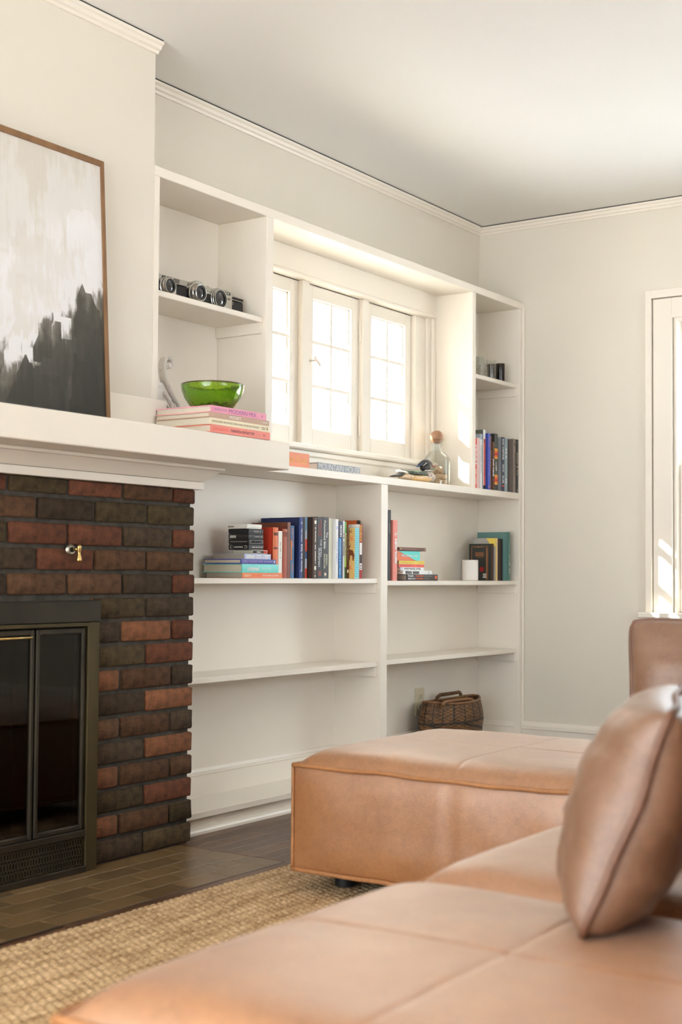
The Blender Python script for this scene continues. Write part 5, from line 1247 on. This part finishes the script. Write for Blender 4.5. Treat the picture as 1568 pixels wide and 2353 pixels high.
loft_pts('bill', [(1020, 858, 26, 0.007), (1045, 868, 14, 0.006), (1080, 870, 9, 0.006), (1120, 868, 6, 0.005), (1140, 866, 3, 0.003)], redb)
loft_pts('bill_base', [(1005, 835, 30, 0.0100), (1018, 850, 26, 0.0085), (1028, 862, 16, 0.007)], yelb)
for k in range(9):
    p = DP(640+k*30, 1070+8*math.sin(k*0.9)+k*1.5)
    hd = 0.0335
    lathe('scallop', [(0.0, -0.0018), (0.0022, -0.0012), (0.0030, 0.0004)], (p.x, yd-hd, p.z), white_, dk, n=10, axis='Y', cap0=False)
p = DP(955, 815); lathe('eye', [(0.0, -0.0016), (0.0018, -0.001), (0.0024, 0.0)], (p.x, yd-0.0168, p.z), redb, dk, n=12, axis='Y', cap0=False)
a0, a1 = DP(938, 848), DP(990, 895); tube('cheek_stripe', [(a0.x, yd-0.0172, a0.z), ((a0.x+a1.x)/2, yd-0.0155, (a0.z+a1.z)/2), (a1.x, yd-0.010, a1.z)], 0.0013, white_, dk, n=6)
a0, a1 = DP(835, 870), DP(880, 815); tube('crest_stripe', [(a0.x, yd-0.0125, a0.z), ((a0.x+a1.x)/2, yd-0.0155, (a0.z+a1.z)/2), (a1.x, yd-0.0165, a1.z)], 0.001, white_, dk, n=6)

# ================================================================== decanter with corks and wooden ball stopper
yb = 0.112
pc = onY(1004, 1100, yb); bs = onY(1004, 1114, yb)
BZ = 1.1605
k_ = (onY(1033, 1060, yb)-onY(1004, 1060, yb)).length*math.cos(R(27))
rw = 0.0560
neck_z = onY(1003, 1010, yb).z-BZ
dc = thing('decanter', 'clear glass decanter of corks with a wooden ball stopper, by the window', 'decanter', (pc.x, yb, BZ))
sh = onY(1004, 1050, yb).z-BZ
lathe('bottle', [(0.0, 0.0008), (rw-0.003, 0.0008), (rw, 0.004), (rw, sh-0.012), (rw-0.006, sh), (0.034, sh+0.016), (0.0215, sh+0.026), (0.0185, sh+0.036), (0.022, neck_z-0.006), (0.0300, neck_z), (0.0280, neck_z), (0.0170, sh+0.036), (0.0195, sh+0.025), (0.032, sh+0.014), (rw-0.008, sh-0.003), (rw-0.0022, sh-0.014), (rw-0.0022, 0.006), (0.0, 0.005)], (pc.x, yb, BZ), cg, dc, n=44, cap0=False, cap1=False)
woodb = M('turned_wood', (0.40, 0.22, 0.12), 0.4, col2=(0.27, 0.13, 0.07), vscale=14, stretch=(1, 1, 5))
pbz = onY(1003, 1008, yb)
bm = bmesh.new(); bmesh.ops.create_uvsphere(bm, u_segments=28, v_segments=18, radius=0.0285); bmesh.ops.translate(bm, verts=bm.verts, vec=(pc.x, yb, pbz.z+0.006))
bm_obj('stopper', bm, woodb, dc, smooth=True)
corkm = M('cork', S(214, 186, 152), 0.85, col2=S(180, 146, 112), vscale=60)
rk = random.Random(11)
spots = [(-0.018, -0.022, 0.0115, 0.2), (0.014, -0.022, 0.0115, -0.1), (-0.004, 0.008, 0.0115, 1.2), (0.022, 0.010, 0.0115, 1.7), (-0.014, -0.014, 0.0315, 0.3), (0.013, -0.018, 0.032, -0.2), (0.010, 0.012, 0.033, 0.8), (-0.012, 0.018, 0.032, 2.2), (-0.018, -0.010, 0.052, 1.0), (0.016, -0.006, 0.053, 0.45)]
for k, (dx, dy, dz, an) in enumerate(spots):
    bm = bmesh.new(); bm_lathe(bm, [(0.0098, -0.020), (0.0112, -0.0185), (0.0112, 0.0185), (0.0098, 0.020)], (0, 0, 0), 14, 'X')
    bmesh.ops.transform(bm, matrix=Matrix.Translation((pc.x+dx*1.05, yb+dy*1.05, BZ+dz*1.15+0.0045)) @ Euler((0, 0.5 if k >= 8 else 0.0, an)).to_matrix().to_4x4(), verts=bm.verts)
    tag(bm_obj('cork', bm, corkm, smooth=False), 'pale wine cork lying inside the clear decanter', 'cork', 'corks in the decanter')

# ================================================================== wicker basket in the lower right bay
wk = M('wicker', (0.20, 0.092, 0.030), 0.5, col2=(0.062, 0.029, 0.011), vscale=40, stretch=(1, 1, 3), contrast=(0.35, 0.65))
wkd = M('dark_wicker', (0.026, 0.017, 0.010), 0.6)
wkl = M('light_wicker', (0.27, 0.13, 0.05), 0.45, col2=(0.15, 0.07, 0.028), vscale=50)
YBK = 0.070
pL, pR = onY(962, 1640, YBK), onY(1121, 1640, YBK)
bxc = (pL.x+pR.x)/2+0.030; 
BX, BY = 0.222, 0.086
bk_z = 0.0705
bas = thing('wicker_basket', 'dark wicker basket with two hoop handles in the lower right bay', 'basket', (bxc, YBK+0.03, bk_z))
bcy = YBK+0.03
HB = 0.200
def brad(s): # profile of the side 0..1
    return 0.80+0.20*math.sin(min(1.0, s/0.62)*math.pi/2) if s < 0.62 else 1.0-0.115*((s-0.62)/0.38)**1.6
nA, nR = 168, 84
bm = bmesh.new(); rings = []
for j in range(nR+1):
    s = j/nR; ring = []
    for i in range(nA):
        th = 2*math.pi*i/nA; q = brad(s)
        row = int(s*30); wv = math.sin(th*28+(row % 2)*math.pi)*0.0016+0.0016*abs(math.sin(s*30*math.pi))
        ring.append((bxc+(BX*q+wv)*math.cos(th), bcy+(BY*q+wv)*math.sin(th), bk_z+0.003+HB*s+0.012*s*(abs(math.cos(th))**3)))
    rings.append(ring)
bm_loft(bm, rings, True, True, False)
o = bm_obj('woven_side', bm, [wk, wkd], bas, smooth=True)
me = o.data
for p_ in me.polygons:
    c_ = p_.center+wloc(bas); s = (c_.z-bk_z-0.003)/HB; th = math.atan2((c_.y-bcy)/BY, (c_.x-bxc)/BX)
    if s > 0.60:
        if abs(math.sin(th*9)) < 0.22 or s < 0.645: p_.material_index = 1
    elif math.sin(s*30*math.pi/3+th*6) > 0.72: p_.material_index = 1
so = o.modifiers.new('thickness', 'SOLIDIFY'); so.thickness = 0.005; so.offset = -1
bm = bmesh.new()
rim = []
for i in range(120):
    th = 2*math.pi*i/120; q = brad(1.0); rim.append((bxc+BX*q*math.cos(th), bcy+BY*q*math.sin(th), bk_z+0.004+HB+0.012*abs(math.cos(th))**3+0.0025*math.sin(th*60)))
bm_tube(bm, rim, 0.0055, 7, True); bm_obj('rim', bm, wkl, bas, smooth=True)
for sgn in (-1, 1):
    pts = []
    for k in range(25):
        t_ = k/24; ang = math.pi*t_
        x = bxc+(-0.062 if sgn < 0 else 0.085)-(0.125 if sgn < 0 else 0.105)*math.cos(ang); y = bcy+sgn*0.064+sgn*(-0.010)*math.sin(ang)
        zz = bk_z+HB+0.004+(0.012 if sgn < 0 else 0.024)*min(1, math.sin(ang)*1.5)**0.8
        pts.append((x, y, zz))
    bm = bmesh.new(); bm_tube(bm, pts, 0.0075, 10, False, rfun=lambda t_: 0.0074+0.0006*math.sin(t_*220)); bm_obj('handle', bm, wkl if sgn < 0 else wk, bas, smooth=True)
    for e_ in (0, -1): 
        bm = bmesh.new(); c_ = pts[e_]; bm_tube(bm, [(c_[0]+0.009*math.cos(q*math.pi/6), c_[1], c_[2]+0.009*math.sin(q*math.pi/6)) for q in range(12)], 0.003, 6, True); bm_obj('handle_binding', bm, wkl, bas, smooth=True)
